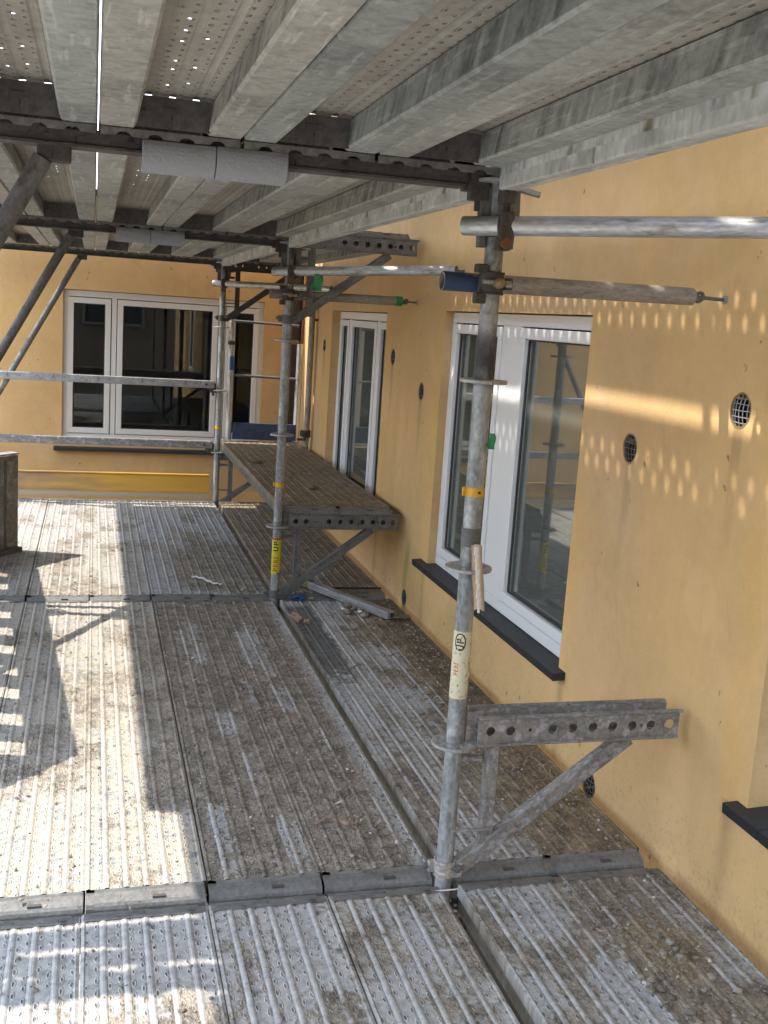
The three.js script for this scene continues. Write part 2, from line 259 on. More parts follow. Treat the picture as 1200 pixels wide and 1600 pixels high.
const back = wall('back_wall', 'lower ochre rendered house wall at the far end behind the guardrails with a wide three part window', 'house wall', [0, GY, -6.45], 0, -9, 0.72, 2.36, 0.34, [[-1.222, 0.40, 0.405, 1.622]], [], backMat);
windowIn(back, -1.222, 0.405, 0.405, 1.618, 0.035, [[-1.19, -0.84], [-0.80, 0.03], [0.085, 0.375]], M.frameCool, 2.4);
sill(back, -1.285, 0.46, 0.352, 0.06, 0.05, []);
part('wall_coping', back, up(bx(9.72, 0.05, 0.40, -4.14, 2.385, -0.17)), M.slate);

// houses across the yard: what the panes mirror and what closes off the yard behind the viewer
function farHouse(label, pos, rot, w, h, mat) {
  const g = thing('yard_house', label, 'house', [pos[0], GY, pos[2]]); g.rotation.y = rot;
  part('house_body', g, bx(w, h, 6, 0, h / 2, -3), mat);
  part('house_roof', g, bx(w + 0.6, 0.15, 6.6, 0, h + 0.08, -3), M.slate);
  for (let r = 0; r < Math.floor(h / 3); r++) for (let c = 0; c < Math.floor(w / 3); c++) {
    const x = -w / 2 + 1.5 + c * 3, y = 1.0 + r * 3;
    const f = part('window', g, join([bx(1.5, 0.07, 0.05, x, y + 1.3, 0.026), bx(1.5, 0.07, 0.05, x, y, 0.026), bx(0.07, 1.23, 0.05, x - 0.715, y + 0.65, 0.026), bx(0.07, 1.23, 0.05, x + 0.715, y + 0.65, 0.026), bx(0.07, 1.23, 0.05, x, y + 0.65, 0.026)]), M.zincDark);
    part('pane', f, bx(1.36, 1.23, 0.01, x, y + 0.65, 0.012), M.black);
  }
  return g;
}
farHouse('dark brick house closing the yard behind the viewer', [-6, GY, 12], Math.PI, 26, 7, std({ color: rgb(0.13, 0.10, 0.075), roughness: 0.95 }));
farHouse('pale house across the yard on the left', [-17, GY, -2], Math.PI / 2, 26, 6, std({ color: rgb(0.5, 0.45, 0.37), roughness: 0.95 }));
tag(part('ground', scene, bx(240, 0.1, 240, 0, GY - 0.05, 0), M.ground), null, null, null, 'structure');

// ---------------------------------------------------------------- deck planks
const HW = 0.1585, RIBS = [-0.105, -0.0525, 0, 0.0525, 0.105], LEN = 1.437;
function dimple(x, z) {                                     // 0 outside, 1 on the ring, -1 in the pierced centre
  for (let s = 0; s < 6; s++) {
    const c = -0.131 + s * 0.0525; if (Math.abs(x - c) > 0.022) continue;
    for (const [q, ph] of [[-0.011, 0], [0.011, 0.5]]) {
      const k = z / 0.045 + ph, d = (k - Math.round(k)) * 0.045, id = h2(Math.round(k - ph) * 12 + s, q > 0 ? 7 : 3); if (id < 0.14) continue;
      const e = Math.hypot((x - c - q + 0.002 * (id - 0.5)) / (0.0032 + 0.0009 * id), (d + 0.12 * (x - c - q)) / (0.0078 + 0.004 * id));
      if (e < 0.72) return -1; if (e < 1.5) return 1 - Math.abs(e - 1.05) / 0.45;
    }
  }
  return 0;
}
const dimpleBump = tex(512, 128, (u, v, o) => { const d = dimple((u - 0.5) * 0.314, v * 0.09); o[0] = o[1] = o[2] = 0.35 + 0.55 * Math.max(0, d) - 0.3 * Math.max(0, -d) ; }, false);
const CLEAN = [[-0.30, -0.245, -2.35, -1.85], [-0.24, -0.2, -2.5, -1.7], [-0.46, -0.415, -0.9, -0.55], [-0.5, -0.44, -1.28, -1.1], [-0.53, -0.475, -2.5, -1.9], [-0.24, -0.19, -1.55, -1.3], [-0.62, -0.57, -0.5, -0.1], [-0.42, -0.36, -0.45, -0.08], [-0.59, -0.54, -2.4, -2.0], [-0.11, -0.06, -0.5, -0.25], [-0.17, -0.13, -1.1, -0.9]];
function floorColor(x, z, u, o, raised) {
  const n1 = clamp(0.5 + 1.35 * (fbm(x * 7 + 20, z * 3.5 + 11, 5) - 0.5)), n2 = fbm(x * 45 + 3, z * 45, 3), n3 = vn(x * 520, z * 520), n4 = fbm(x * 120, z * 120, 2), st = fbm(x * 60, z * 4, 3), n5 = fbm(x * 28 + 7, z * 24, 4) - 0.15;
  const lx = (u - 0.5) * 0.314; let rib = 0, near = 1; for (const r of RIBS) { const d = Math.abs(lx - r); if (d < 0.0072) rib = 1; near = Math.min(near, d); }
  let mud = 0.25, sand = 0.35, wet = 0, dark = 0, brown = 0;
  if (raised) { mud = 0.85; sand = 0; dark = 0.75 * n1; brown = 0.8; }
  else if (z > -0.0) { const pd = Math.hypot(x - 0.46, (z - 0.43) * 0.7) + 0.08 * (n2 - 0.5); mud = 0.20 + 0.25 * sst(-0.3, 0.3, x); sand = 0.25; if (x > 0.02) { mud = 0.33; sand = 0.05; } if (x > 0.33) { mud = 0.36 + 0.42 * sst(0.35, 0.9, z) + 0.6 * (1 - sst(0.05, 0.13, pd)); brown = 0.8 * (1 - sst(0.05, 0.14, pd)) + 0.4 * sst(0.4, 0.8, z); } }
  else if (z > -3) {
    if (x < -0.66) { mud = 0.22 + 0.42 * sst(-0.86, -0.7, x + 0.2 * (n1 - 0.5)) * sst(-2.7, -1.6, z) * (1 - sst(-0.7, -0.45, z)); sand = 1.0; }
    else if (x < -0.02) { mud = 0.80; sand = 0.2; for (const [a, b, c, d] of CLEAN) { const m = Math.min(sst(a - 0.012, a + 0.004, x), 1 - sst(b - 0.004, b + 0.012, x), sst(c - 0.05, c + 0.02, z + 0.1 * (n2 - 0.5)), 1 - sst(d - 0.02, d + 0.05, z + 0.1 * (n2 - 0.5))); mud *= 1 - 0.8 * m; } if (x > -0.075) mud = 0.12; }
    else if (x < 0.335) { mud = 0.3; sand = 0; wet = (1 - sst(0.14, 0.17, x + 0.05 * (n2 - 0.5) + 0.02 * (z + 2.2))) * sst(-2.9, -2.75, z) * (1 - sst(-1.75, -1.6, z + 0.3 * (n2 - 0.5))); if (z < -2.4) mud = 0.25; }
    else { mud = 0.40 + 0.42 * sst(0.38, 0.5, x) ; sand = 0; dark = sst(0.42, 0.55, x + 0.08 * (n1 - 0.5)) * (1 - sst(-1.4, -0.6, z)) + 0.4 * sst(0.45, 0.55, x); brown = 0.5 + 0.5 * sst(0.4, 0.55, x); }
  } else {
    mud = 0.22; sand = 0.7; if (x > -0.66) { mud = 0.22 + 0.58 * sst(-4.9, -3.8, z) * sst(-0.62, -0.3, x) * (1 - sst(-3.2, -3.05, z)); sand = 0.2; } if (x > 0) { mud = 0.66; sand = 0; dark = 0.5 * sst(0.35, 0.5, x); brown = 0.7; }
  }
  const m = sst(0.64 - mud * 0.75, 0.82 - mud * 0.75, n1 * 0.65 + n2 * 0.35 + (near < 0.016 && !rib ? 0.06 : 0) - rib * 0.15 * (1 - mud));
  const k = 0.335 + 0.15 * (n1 - 0.5) + 0.24 * (n2 - 0.5) + 0.14 * (n3 - 0.5) + 0.14 * (st - 0.5) + 0.2 * (n4 - 0.5) + rib * 0.02 + (z > 0 ? 0.048 : x > 0 ? 0.05 : 0.012);
  let r = k * 1.0, g = k * 0.99, b = k * 0.97;
  const sm = sand * sst(0.30, 0.60, n2 * 0.35 + n4 * 0.4 + n5 * 0.45); r += (0.42 - r) * 0.85 * sm; g += (0.372 - g) * 0.85 * sm; b += (0.30 - b) * 0.85 * sm;
  const q = (0.12 + 0.9 * n4 + 1.35 * n5 + 0.7 * (n3 - 0.5)) * (1 - 0.32 * dark), sn = 0.0 + sand * 0.35;
  r += ((0.205 + 0.14 * sn) * q - r) * m; g += ((0.178 + 0.12 * sn - 0.022 * brown) * q - g) * m; b += ((0.145 + 0.09 * sn - 0.05 * brown) * q - b) * m;
  if (!rib) { const d = dimple(lx, z); if (d < 0) { const f = Math.min(1, 0.40 + 0.45 * m + 0.4 * sm + 0.25 * n1 * sand); r *= f; g *= f; b *= f; } else { const f = 1 + 0.2 * d * (1 - m); r *= f; g *= f; b *= f; } }
  if (near > 0.0075 && near < 0.012) { const f = 0.86; r *= f; g *= f; b *= f; }
  const chip = h2(Math.floor(x * 170), Math.floor(z * 150)); if (chip > 0.985 - 0.05 * m) { const e = sst(0.5, 0.7, vn(x * 330, z * 300)); const f = chip > 0.994 - 0.002 * m ? 0.5 : -0.55; r += (f > 0 ? 0.55 - r : -r * 0.6) * e * 0.8; g += (f > 0 ? 0.52 - g : -g * 0.6) * e * 0.8; b += (f > 0 ? 0.46 - b : -b * 0.6) * e * 0.8; }
  if (wet) { const f = 1 - 0.66 * wet; r *= f; g *= f * 1.01; b *= f * 0.99; }
  o[0] = r; o[1] = g; o[2] = b; o[3] = m; o[4] = sm; o[5] = (n2 - 0.5) * 0.5 + (n4 - 0.5) * 0.9 + (n3 - 0.5) * 0.35; o[6] = rib;
}
const profileTop = [[-HW, -0.03], [-HW, 0.001], [-HW + 0.008, 0.003], [-HW + 0.012, 0]];
for (const r of RIBS) profileTop.push([r - 0.009, 0], [r - 0.006, 0.0014], [r - 0.0025, 0.0027], [r + 0.0025, 0.0027], [r + 0.006, 0.0014], [r + 0.009, 0]);
profileTop.push([HW - 0.012, 0], [HW - 0.008, 0.003], [HW, 0.001], [HW, -0.03]);
const sheetUV = (x, y, z) => [(x + HW) / (2 * HW), (z + LEN) / (2 * LEN)];
const sheetGeo = sweepZ(profileTop, -LEN, LEN, sheetUV, 4);
const railUV = (x, y, z, s) => [s, z];
const railProfile = s => [[s * HW * 0.998, -0.012], [s * HW * 0.998, -0.068], [s * (HW - 0.004), -0.075], [s * (HW - 0.074), -0.075], [s * (HW - 0.080), -0.070], [s * (HW - 0.068), -0.004]];
const railGeo = [-1, 1].map(s => sweepZ(railProfile(s), -LEN + 0.012, LEN - 0.012, railUV));
// end of a plank: rounded claw lying over the ledger, a slotted plate and a scalloped flange below
function endCap(s) {
  const claw = sweepZ([[0.0, 0.0], [0.006, -0.006], [0.014, -0.0075], [0.024, -0.009], [0.033, -0.0115], [0.041, -0.016], [0.047, -0.023], [0.050, -0.032], [0.050, -0.052]].map(([a, y]) => [a, y]), -HW + 0.006, HW - 0.022, (x, y, z, t) => [t, z]).rotateY(-Math.PI / 2 * s).translate(0, 0, s * LEN);
  const sh = new THREE.Shape(), y0 = -0.076, w = HW - 0.003; sh.moveTo(-w, y0); sh.lineTo(-w, y0 - 0.017);
  for (const c of [-0.105, -0.035, 0.035, 0.105]) { sh.lineTo(c - 0.017, y0 - 0.017); sh.quadraticCurveTo(c - 0.013, y0 - 0.008, c, y0 - 0.008); sh.quadraticCurveTo(c + 0.013, y0 - 0.008, c + 0.017, y0 - 0.017); }
  sh.lineTo(w, y0 - 0.017); sh.lineTo(w, y0); sh.closePath();
  const fl = new THREE.ExtrudeGeometry(sh, { depth: 0.003, bevelEnabled: false }).translate(0, 0, s * (LEN - 0.003) - 0.0015);
  const plate = bx(2 * HW - 0.155, 0.066, 0.003, 0, -0.043, s * (LEN - 0.05));
  const lap = sweepZ([[0.0, -0.008], [0.026, -0.013], [0.040, -0.02], [0.046, -0.03], [0.046, -0.052]], HW - 0.024, HW + 0.0005, (x, y, z, t) => [t, z]).rotateY(-Math.PI / 2 * s).translate(0, 0, s * LEN);
  return { cap: join([claw, fl, lap, ...(s > 0 ? [] : [rb(2 * HW - 0.012, 0.003, 0.026, 0.0012, 0, 0.0026, s * (LEN - 0.014))])].map(flat)), plate, slots: [bx(0.034, 0.004, 0.012, 0.03, -0.0115, s * (LEN + 0.0335)), bx(0.028, 0.016, 0.004, -0.01, -0.04, s * (LEN - 0.053))] };
}
const caps = [-1, 1].map(endCap);
// top sheet pierced by round drain holes in its two middle strips
function piercedSheet(sh0, hr, share) {
  const skip = i => (profileTop[i][1] === 0 && profileTop[i + 1][1] === 0 && Math.abs((profileTop[i][0] + profileTop[i + 1][0]) / 2 - sh0) < 0.045);
  const gs = []; let run = [];
  for (let i = 0; i < profileTop.length; i++) { run.push(profileTop[i]); if (i + 1 < profileTop.length && skip(i)) { gs.push(sweepZ(run, -LEN, LEN, sheetUV)); run = []; } }
  gs.push(sweepZ(run, -LEN, LEN, sheetUV));
  for (const [c, ph] of [[-0.02625, 0], [0.02625, 0.04]]) {
    const a = c + sh0 - 0.01875, b = c + sh0 + 0.01875, sh = new THREE.Shape(); sh.moveTo(a, -LEN); sh.lineTo(b, -LEN); sh.lineTo(b, LEN); sh.lineTo(a, LEN); sh.closePath();
    for (let z = -LEN + 0.06 + ph; z < LEN - 0.03; z += 0.08) { if (h2(Math.round(z * 400), ph * 100 | 0) > share) continue; const p = new THREE.Path(); for (let i = 0; i < 8; i++) { const t = -i / 8 * Math.PI * 2 + 0.3, x = c + sh0 - Math.sign(c) * 0.006 + hr * Math.cos(t), y = z + hr * Math.sin(t); i ? p.lineTo(x, y) : p.moveTo(x, y); } p.closePath(); sh.holes.push(p); }
    const g = new THREE.ShapeGeometry(sh), p = g.attributes.position, uv = g.attributes.uv;
    for (let i = 0; i < p.count; i++) { const x = p.getX(i), z = p.getY(i); p.setXYZ(i, x, 0, z); uv.setXY(i, ...sheetUV(x, 0, z)); }
    g.computeVertexNormals(); gs.push(g);
  }
  return join(gs.map(flat));
}
const pierced = [piercedSheet(0, 0.0088, 1), piercedSheet(0.0525, 0.0088, 1), piercedSheet(0, 0.0034, 0.42), piercedSheet(0, 0.0026, 0.3)];
const tileBump = rep(dimpleBump, 1, 2 * LEN / 0.09);
const ceilMap = [0, 1].map(n => tex(256, 1024, (u, v, o) => { const x = u * 0.314 + n * 9, z = v * 2.87 + n * 5; const a = fbm(x * 9, z * 3, 4), b = fbm(x * 50, z * 50, 3), k = 0.34 + 0.2 * (a - 0.5) + 0.12 * (b - 0.5); const lx = (u - 0.5) * 0.314, d = dimple(lx, v * 2.874); const f = d < 0 ? 0.5 : 1 + 0.1 * d; o[0] = k * 1.06 * f; o[1] = k * 0.97 * f; o[2] = k * 0.83 * f; }));
const ceilMat = ceilMap.map(m => std({ map: m, bumpMap: tileBump, bumpScale: 0.003, roughness: 0.8, metalness: 0.1 }));
const railMap = tex(512, 1024, (u, v, o) => {                 // across the fold (0.35 m) and along the plank (1.5 m): runs, spangle, drips, scuffs
  const s = u * 0.35, z = v * 1.5, a = fbm(s * 8, z * 3, 4), b = fbm(s * 70, z * 60, 3), run = fbm(s * 6 + 3, z * 42, 4), scuff = sst(0.66, 0.74, fbm(s * 90, z * 9 + 30, 3)), drip = sst(0.64, 0.78, fbm(s * 3.5 + 8, z * 26 + 4, 4)), sp = vn(s * 220, z * 220);
  const side = Math.abs(s - 0.028) < 0.03 || s > 0.145 ? 1 : 0, k = 0.36 + 0.30 * (a - 0.5) + 0.20 * (b - 0.5) + 0.08 * (sp - 0.5) + (side ? 0.42 : 0.12) * (run - 0.5) + 0.12 * scuff - (side ? 0.15 : 0.06) * drip;
  o[0] = k * 0.99; o[1] = k; o[2] = k * 0.96;
});
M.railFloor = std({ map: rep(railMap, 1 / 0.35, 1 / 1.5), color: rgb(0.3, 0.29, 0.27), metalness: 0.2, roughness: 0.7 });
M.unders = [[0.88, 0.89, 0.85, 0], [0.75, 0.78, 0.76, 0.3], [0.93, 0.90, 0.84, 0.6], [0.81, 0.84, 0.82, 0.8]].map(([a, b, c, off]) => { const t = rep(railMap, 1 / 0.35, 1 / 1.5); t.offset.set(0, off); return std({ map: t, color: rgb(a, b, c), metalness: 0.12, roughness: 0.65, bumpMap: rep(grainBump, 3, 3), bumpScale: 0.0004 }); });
let plankNo = 0;
function plankGroup(label, pos, group, sheetMat, isPierced, rails = [0, 1], railMat = M.unders[plankNo++ % 4]) {
  const g = thing('steel_deck_plank', label, 'scaffold plank', pos, group);
  part('deck_sheet', g, (isPierced ? pierced[isPierced - 1] : sheetGeo), sheetMat);
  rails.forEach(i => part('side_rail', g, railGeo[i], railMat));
  caps.forEach(c => { const m = part('end_cap', g, c.cap, M.zincCap); part('end_plate', m, c.plate, M.plateDark); c.slots.forEach(q => part('claw_slot', m, q, M.slotGrey)); });
  return g;
}
M.zincCap = std({ map: rep(zincMap, 2, 2), color: rgb(0.5, 0.49, 0.475), metalness: 0.3, roughness: 0.6, bumpMap: rep(grainBump, 5, 5), bumpScale: 0.001 });
M.slotGrey = std({ color: rgb(0.07, 0.068, 0.062), roughness: 0.8 });
M.plateDark = std({ map: rep(zincMap, 2, 2), color: rgb(0.3, 0.28, 0.26), metalness: 0.2, roughness: 0.8 });
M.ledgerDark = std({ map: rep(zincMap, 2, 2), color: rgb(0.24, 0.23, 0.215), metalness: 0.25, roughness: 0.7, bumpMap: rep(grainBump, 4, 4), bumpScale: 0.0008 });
const ORD = ['first', 'second', 'third', 'fourth', 'fifth', 'sixth'];
const ROWS = [['nearest row', 1.5], ['middle row', -1.5], ['far row', -4.5]];
const colX = k => -0.02 - 0.32 * k - 0.16;
function floorPlank(x, zc, y, label, group, w = 384, h = 1400) {
  const hgt = new Float32Array(w * h); let q = 0;
  const map = tex(w, h, (u, v, o) => { const xx = x + (u - 0.5) * 0.314, zz = zc + (v - 0.5) * 2 * LEN; floorColor(xx, zz, u, o, y > 0.2); const d = o[6] ? 0 : dimple((u - 0.5) * 0.314, zz); hgt[q++] = 0.4 + (d > 0 ? 0.30 * d : 0.25 * d) * (1 - 0.55 * o[3]) + o[3] * (0.10 + 0.55 * o[5]) + o[4] * 0.3 * o[5]; });
  q = 0; const bump = tex(w, h, (u, v, o) => { o[0] = o[1] = o[2] = hgt[q++]; }, false);
  const mat = std({ map, roughness: 0.72, metalness: 0.12, bumpMap: bump, bumpScale: 0.006 });
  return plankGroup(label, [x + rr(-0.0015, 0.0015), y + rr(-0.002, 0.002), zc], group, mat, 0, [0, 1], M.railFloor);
}
for (const [row, zc] of ROWS) {
  for (let k = 0; k < 6; k++) floorPlank(colX(k) - (zc > 0 ? 0.012 : 0), zc, 0, `ribbed steel floor plank, ${row}, ${ORD[k]} one left of the scaffold posts`, 'ribbed steel planks of the walking deck', k > 4 ? 128 : zc < -3 ? 256 : 384, k > 4 ? 512 : zc < -3 ? 1024 : 1400);
  for (let c = 0; c < 2; c++) floorPlank(0.18 + 0.312 * c, zc, 0, `ribbed steel floor plank, ${row}, right of the posts, ${c ? 'along the ochre wall' : 'next to the posts'}`, 'ribbed steel planks of the walking deck', zc < -3 ? 256 : 384, zc < -3 ? 1024 : 1400);
}
for (let c = 0; c < 2; c++) floorPlank(0.18 + 0.312 * c, -4.5, 0.5, `raised ribbed steel plank on the brackets at sill height, ${c ? 'the one along the wall' : 'the one beside the posts'}`, 'two raised planks on the brackets', 256, 1024);
// the deck overhead and the one above that
const BAY = ['nearest bay', 'middle bay', 'far bay'];
ROWS.forEach(([, zc], b) => { for (let k = 0; k < 6; k++) plankGroup(`grey steel ceiling plank, ${BAY[b]}, ${ORD[k]} from the posts beside the wall`, [colX(k), 2.0, zc], 'steel planks of the deck overhead', ceilMat[(k + b) % 2], k === 2 || k === 3 ? (b ? 4 : 3) : 0); });
for (let c = 0; c < 2; c++) plankGroup(`grey steel plank overhead on the far brackets, ${c ? 'closest to the wall' : 'beside the posts'}`, [0.18 + 0.312 * c, 2.0, -4.5], 'planks on the upper far brackets', ceilMat[c]);
ROWS.forEach(([, zc], b) => { for (let k = 0; k < 6; k++) plankGroup('steel plank of the topmost deck, above the ceiling planks', [colX(k) + (b > 1 ? 0 : k > 2 ? -0.028 : k > 1 ? 0.02 : 0), 4.0 + (b < 2 && k < 2 ? -0.004 : 0), zc], 'steel planks of the topmost deck', ceilMat[k % 2], b < 2 && k === 2 ? 1 : b < 2 && k === 3 ? 2 : 0, b < 2 && k === 2 ? [1] : b < 2 && k === 3 ? [0] : [0, 1]); });
ROWS.forEach(([, zc]) => { for (let c = 0; c < 2; c++) plankGroup('steel plank of the topmost deck on the brackets beside the wall', [0.18 + 0.312 * c, 4.0, zc], 'topmost bracket planks', ceilMat[c], 0); });
// the deck one storey below, seen as darkness through the joints
for (const zc of [1.5, -1.5, -4.5]) for (let k = -2; k < 6; k++) plankGroup('steel plank of the deck one storey below, under the joints of the walking deck', [k < 0 ? 0.18 + 0.312 * (k + 2) : colX(k), -2.0, zc], 'steel planks of the deck below', ceilMat[0], 0);

// ---------------------------------------------------------------- posts with rosettes
function rosetteGeo() {
  const sh = new THREE.Shape(); sh.absarc(0, 0, 0.062, 0, Math.PI * 2, false);
  const c = new THREE.Path(); c.absarc(0, 0, 0.0225, 0, Math.PI * 2, true); sh.holes.push(c);
  for (let i = 0; i < 8; i++) { const a = i * Math.PI / 4, p = new THREE.Path(), r = i % 2 ? 0.012 : 0.0085; p.absarc(0.042 * Math.cos(a), 0.042 * Math.sin(a), r, 0, Math.PI * 2, true); sh.holes.push(p); }
  return new THREE.ExtrudeGeometry(sh, { depth: 0.007, bevelEnabled: true, bevelSize: 0.0015, bevelThickness: 0.0012, bevelSegments: 1, curveSegments: 12 }).rotateX(-Math.PI / 2);
}
const rosette = rosetteGeo();
const postMap = tex(128, 1024, (u, v, o) => { const x = u * 0.15, y = v * 4; const a = fbm(x * 30 + 2, y * 7, 4), b = fbm(x * 120, y * 90, 3), st = sst(0.6, 0.75, fbm(x * 26 + 9, y * 4 + 3, 4)); const k = 0.36 + 0.34 * (a - 0.5) + 0.34 * (b - 0.5) + 0.12 * sst(0.68, 0.76, fbm(x * 40, y * 30 + 5, 4)); o[0] = k * 0.98 - 0.06 * st; o[1] = k * 1.0 - 0.066 * st; o[2] = k * 1.0 - 0.075 * st; });
postMap.repeat.set(1 / 0.1517, 1 / 4);
M.post = std({ map: postMap, color: rgb(0.82, 0.83, 0.81), metalness: 0.3, roughness: 0.55, bumpMap: rep(grainBump, 8, 6), bumpScale: 0.0006 });
function standard(label, x, z, y0 = GY, y1 = 4.95) {
  const g = thing('scaffold_post', label, 'scaffold post', [x, y0, z], 'scaffold posts with rosettes');
  part('post_tube', g, tube([0, 0, 0], [0, y1 - y0, 0]), M.post);
  for (let y = -2.1; y < y1; y += 0.5) if (y > y0) part('rosette', g, rosette.clone().translate(0, y - y0 - 0.004, 0), M.zinc);
  part('base_plate', g, bx(0.16, 0.01, 0.16, 0, 0.005, 0), M.zincDark);
  return g;
}
const LY = -GY;
const post1 = standard('nearest grey scaffold post, with a cream sticker and cardboard in its rosette', 0, 0);
const post2 = standard('middle grey scaffold post with a yellow and red sticker near its foot', 0, -3);
const post3 = standard('far dark grey scaffold post standing before the window of the back wall', 0, -6);
for (const z of [0, -3, -6]) standard('outer scaffold post on the open left side', -2.05, z);
for (const x of [0, -2.05]) standard('scaffold post behind the viewer', x, 3);
const band = (y, h, r = R48 + 0.0012) => new THREE.CylinderGeometry(r, r, h, 24, 1, true).translate(0, y + LY, 0);
// a spigot joint, black soot, tape bands
part('spigot_collar', post1, [band(0.985, 0.05, 0.0262), band(1.005, 0.012, 0.0272)], M.zincDark);
part('soot_mark', post1, band(1.47, 0.2, R48 + 0.0006), std({ roughness: 0.7, metalness: 0.2, map: tex(128, 256, (u, v, o) => { const a = fbm(u * 5, v * 6, 4), b = fbm(u * 18, v * 40, 3), m = sst(0.0, 0.35, v + 0.3 * (a - 0.5)) * (1 - sst(0.5, 1.0, v + 0.3 * (a - 0.5))); const k = (0.36 + 0.16 * (b - 0.5)) * (1 - 0.86 * m); o[0] = k; o[1] = k * 1.005; o[2] = k; }) }));
for (const [p, y] of [[post1, 1.108], [post2, 0.63], [post3, 0.60]]) { const b = part('tape_band', p, [band(y, 0.024, R48 + 0.0022), rb(0.012, 0.024, 0.008, 0.002, -R48 - 0.006, y + LY, 0.004)], M.yellowTape); if (p === post1) part('rivet', b, new THREE.SphereGeometry(0.004, 10, 6).translate(0.004, y + LY, R48 + 0.002), M.black); }
// stickers with lettering, wrapped round the posts
function sticker(post, y, h, draw, ang, span) {
  const c = document.createElement('canvas'); c.width = 256; c.height = 512; const x = c.getContext('2d'); draw(x, 256, 512);
  const t = new THREE.CanvasTexture(c); t.colorSpace = THREE.SRGBColorSpace;
  return part('sticker', post, new THREE.CylinderGeometry(R48 + 0.001, R48 + 0.001, h, 24, 1, true, ang - span / 2, span).translate(0, y + LY, 0), std({ map: t, color: rgb(0.8, 0.79, 0.76), roughness: 0.6 }));
}
const scuff = (x, w, h, n, cols) => { for (let i = 0; i < n; i++) { x.fillStyle = cols[i % cols.length]; x.fillRect(rnd() * w, rnd() * h, 1 + rnd() * 8, 1 + rnd() * 14); } };
sticker(post1, 0.63, 0.19, (x, w, h) => {
  x.fillStyle = '#dfd8ba'; x.fillRect(0, 0, w, h); scuff(x, w, h, 170, ['#cfc49a', '#ece7d4', '#c2b890', '#e9e4cf']);
  x.save(); x.translate(w * 0.5, h * 0.5); x.rotate(-Math.PI / 2);
  x.font = 'bold 74px sans-serif'; x.fillStyle = '#1c1b18'; x.textAlign = 'center'; x.fillText('UP', 160, 6);
  x.fillStyle = '#c2492a'; x.font = 'bold 46px sans-serif'; x.globalAlpha = 0.75; x.fillText('PERI', -30, -20); x.globalAlpha = 1; x.restore();
  x.strokeStyle = '#23211d'; x.lineWidth = 9; x.beginPath(); x.ellipse(w * 0.42, h * 0.15, 34, 62, 0, 0, 7); x.stroke();
  x.lineWidth = 6; x.strokeStyle = '#4c6b3a'; for (let i = 0; i < 9; i++) { x.beginPath(); x.moveTo(w * (0.7 + 0.2 * rnd()), h * rnd()); x.lineTo(w * (0.7 + 0.25 * rnd()), h * rnd()); x.stroke(); }
  scuff(x, w, h, 150, ['#8f8a78', '#e6dfc4', '#e9e4cf', '#c2492a', '#77705a', '#ddd5b4', '#b9b08c']); for (let i = 0; i < 14; i++) { x.strokeStyle = ['#26241f', '#c2492a', '#4c6b3a'][i % 3]; x.lineWidth = 2 + 3 * rnd(); x.beginPath(); const a = w * (0.15 + 0.75 * rnd()), b = h * rnd(); x.moveTo(a, b); x.quadraticCurveTo(a + 30 * (rnd() - 0.5), b + 20, a + 50 * (rnd() - 0.5), b + 60 * (rnd() - 0.3)); x.stroke(); }
}, -0.25, 4.4);
sticker(post2, 0.235, 0.20, (x, w, h) => {
  x.fillStyle = '#d9d02c'; x.fillRect(0, 0, w, h); x.fillStyle = '#b5482c'; x.fillRect(0, 0, w, 22);
  x.save(); x.translate(w * 0.5, h * 0.5); x.rotate(-Math.PI / 2); x.textAlign = 'center'; x.textBaseline = 'middle';
  x.fillStyle = '#141414'; x.font = 'bold 118px sans-serif'; x.fillText('UP', 140, 0); x.fillStyle = '#c2391f'; x.font = 'bold 100px sans-serif'; x.fillText('PERI', -110, 0); x.restore();
  scuff(x, w, h, 30, ['#e8e46a', '#a39a30']);
}, -0.3, 3.6);

// ---------------------------------------------------------------- ledgers, guardrails, braces
const HEAD = (s) => [rb(0.05, 0.075, 0.03, 0.004, s * 0.055, -0.028, 0), bx(0.02, 0.12, 0.008, s * 0.052, -0.03, 0), rb(0.03, 0.05, 0.026, 0.004, s * 0.085, -0.02, 0)];
function ledgerX(label, y, z, x0 = -2.05, x1 = 0, group) {
  const g = thing('transverse_ledger', label, 'scaffold ledger', [x0, y, z], group), L = x1 - x0;
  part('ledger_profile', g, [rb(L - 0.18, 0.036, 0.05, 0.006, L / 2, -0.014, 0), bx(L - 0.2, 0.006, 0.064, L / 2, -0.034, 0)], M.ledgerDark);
  part('wedge_head', g, HEAD(1), M.rustDark); part('wedge_head', g, join(HEAD(-1)).translate(L, 0, 0), M.rustDark);
  return g;
}
[[0, 'near'], [-3, 'middle'], [-6, 'far']].forEach(([z, n]) => {
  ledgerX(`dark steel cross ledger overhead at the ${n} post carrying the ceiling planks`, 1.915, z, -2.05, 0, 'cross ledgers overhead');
  ledgerX(`steel cross ledger under the floor planks at the ${n} post`, -0.085, z, -2.05, 0, 'cross ledgers under the deck');
  ledgerX(`cross ledger of the topmost deck at the ${n} post`, 3.915, z, -2.05, 0, 'cross ledgers of the topmost deck');
});
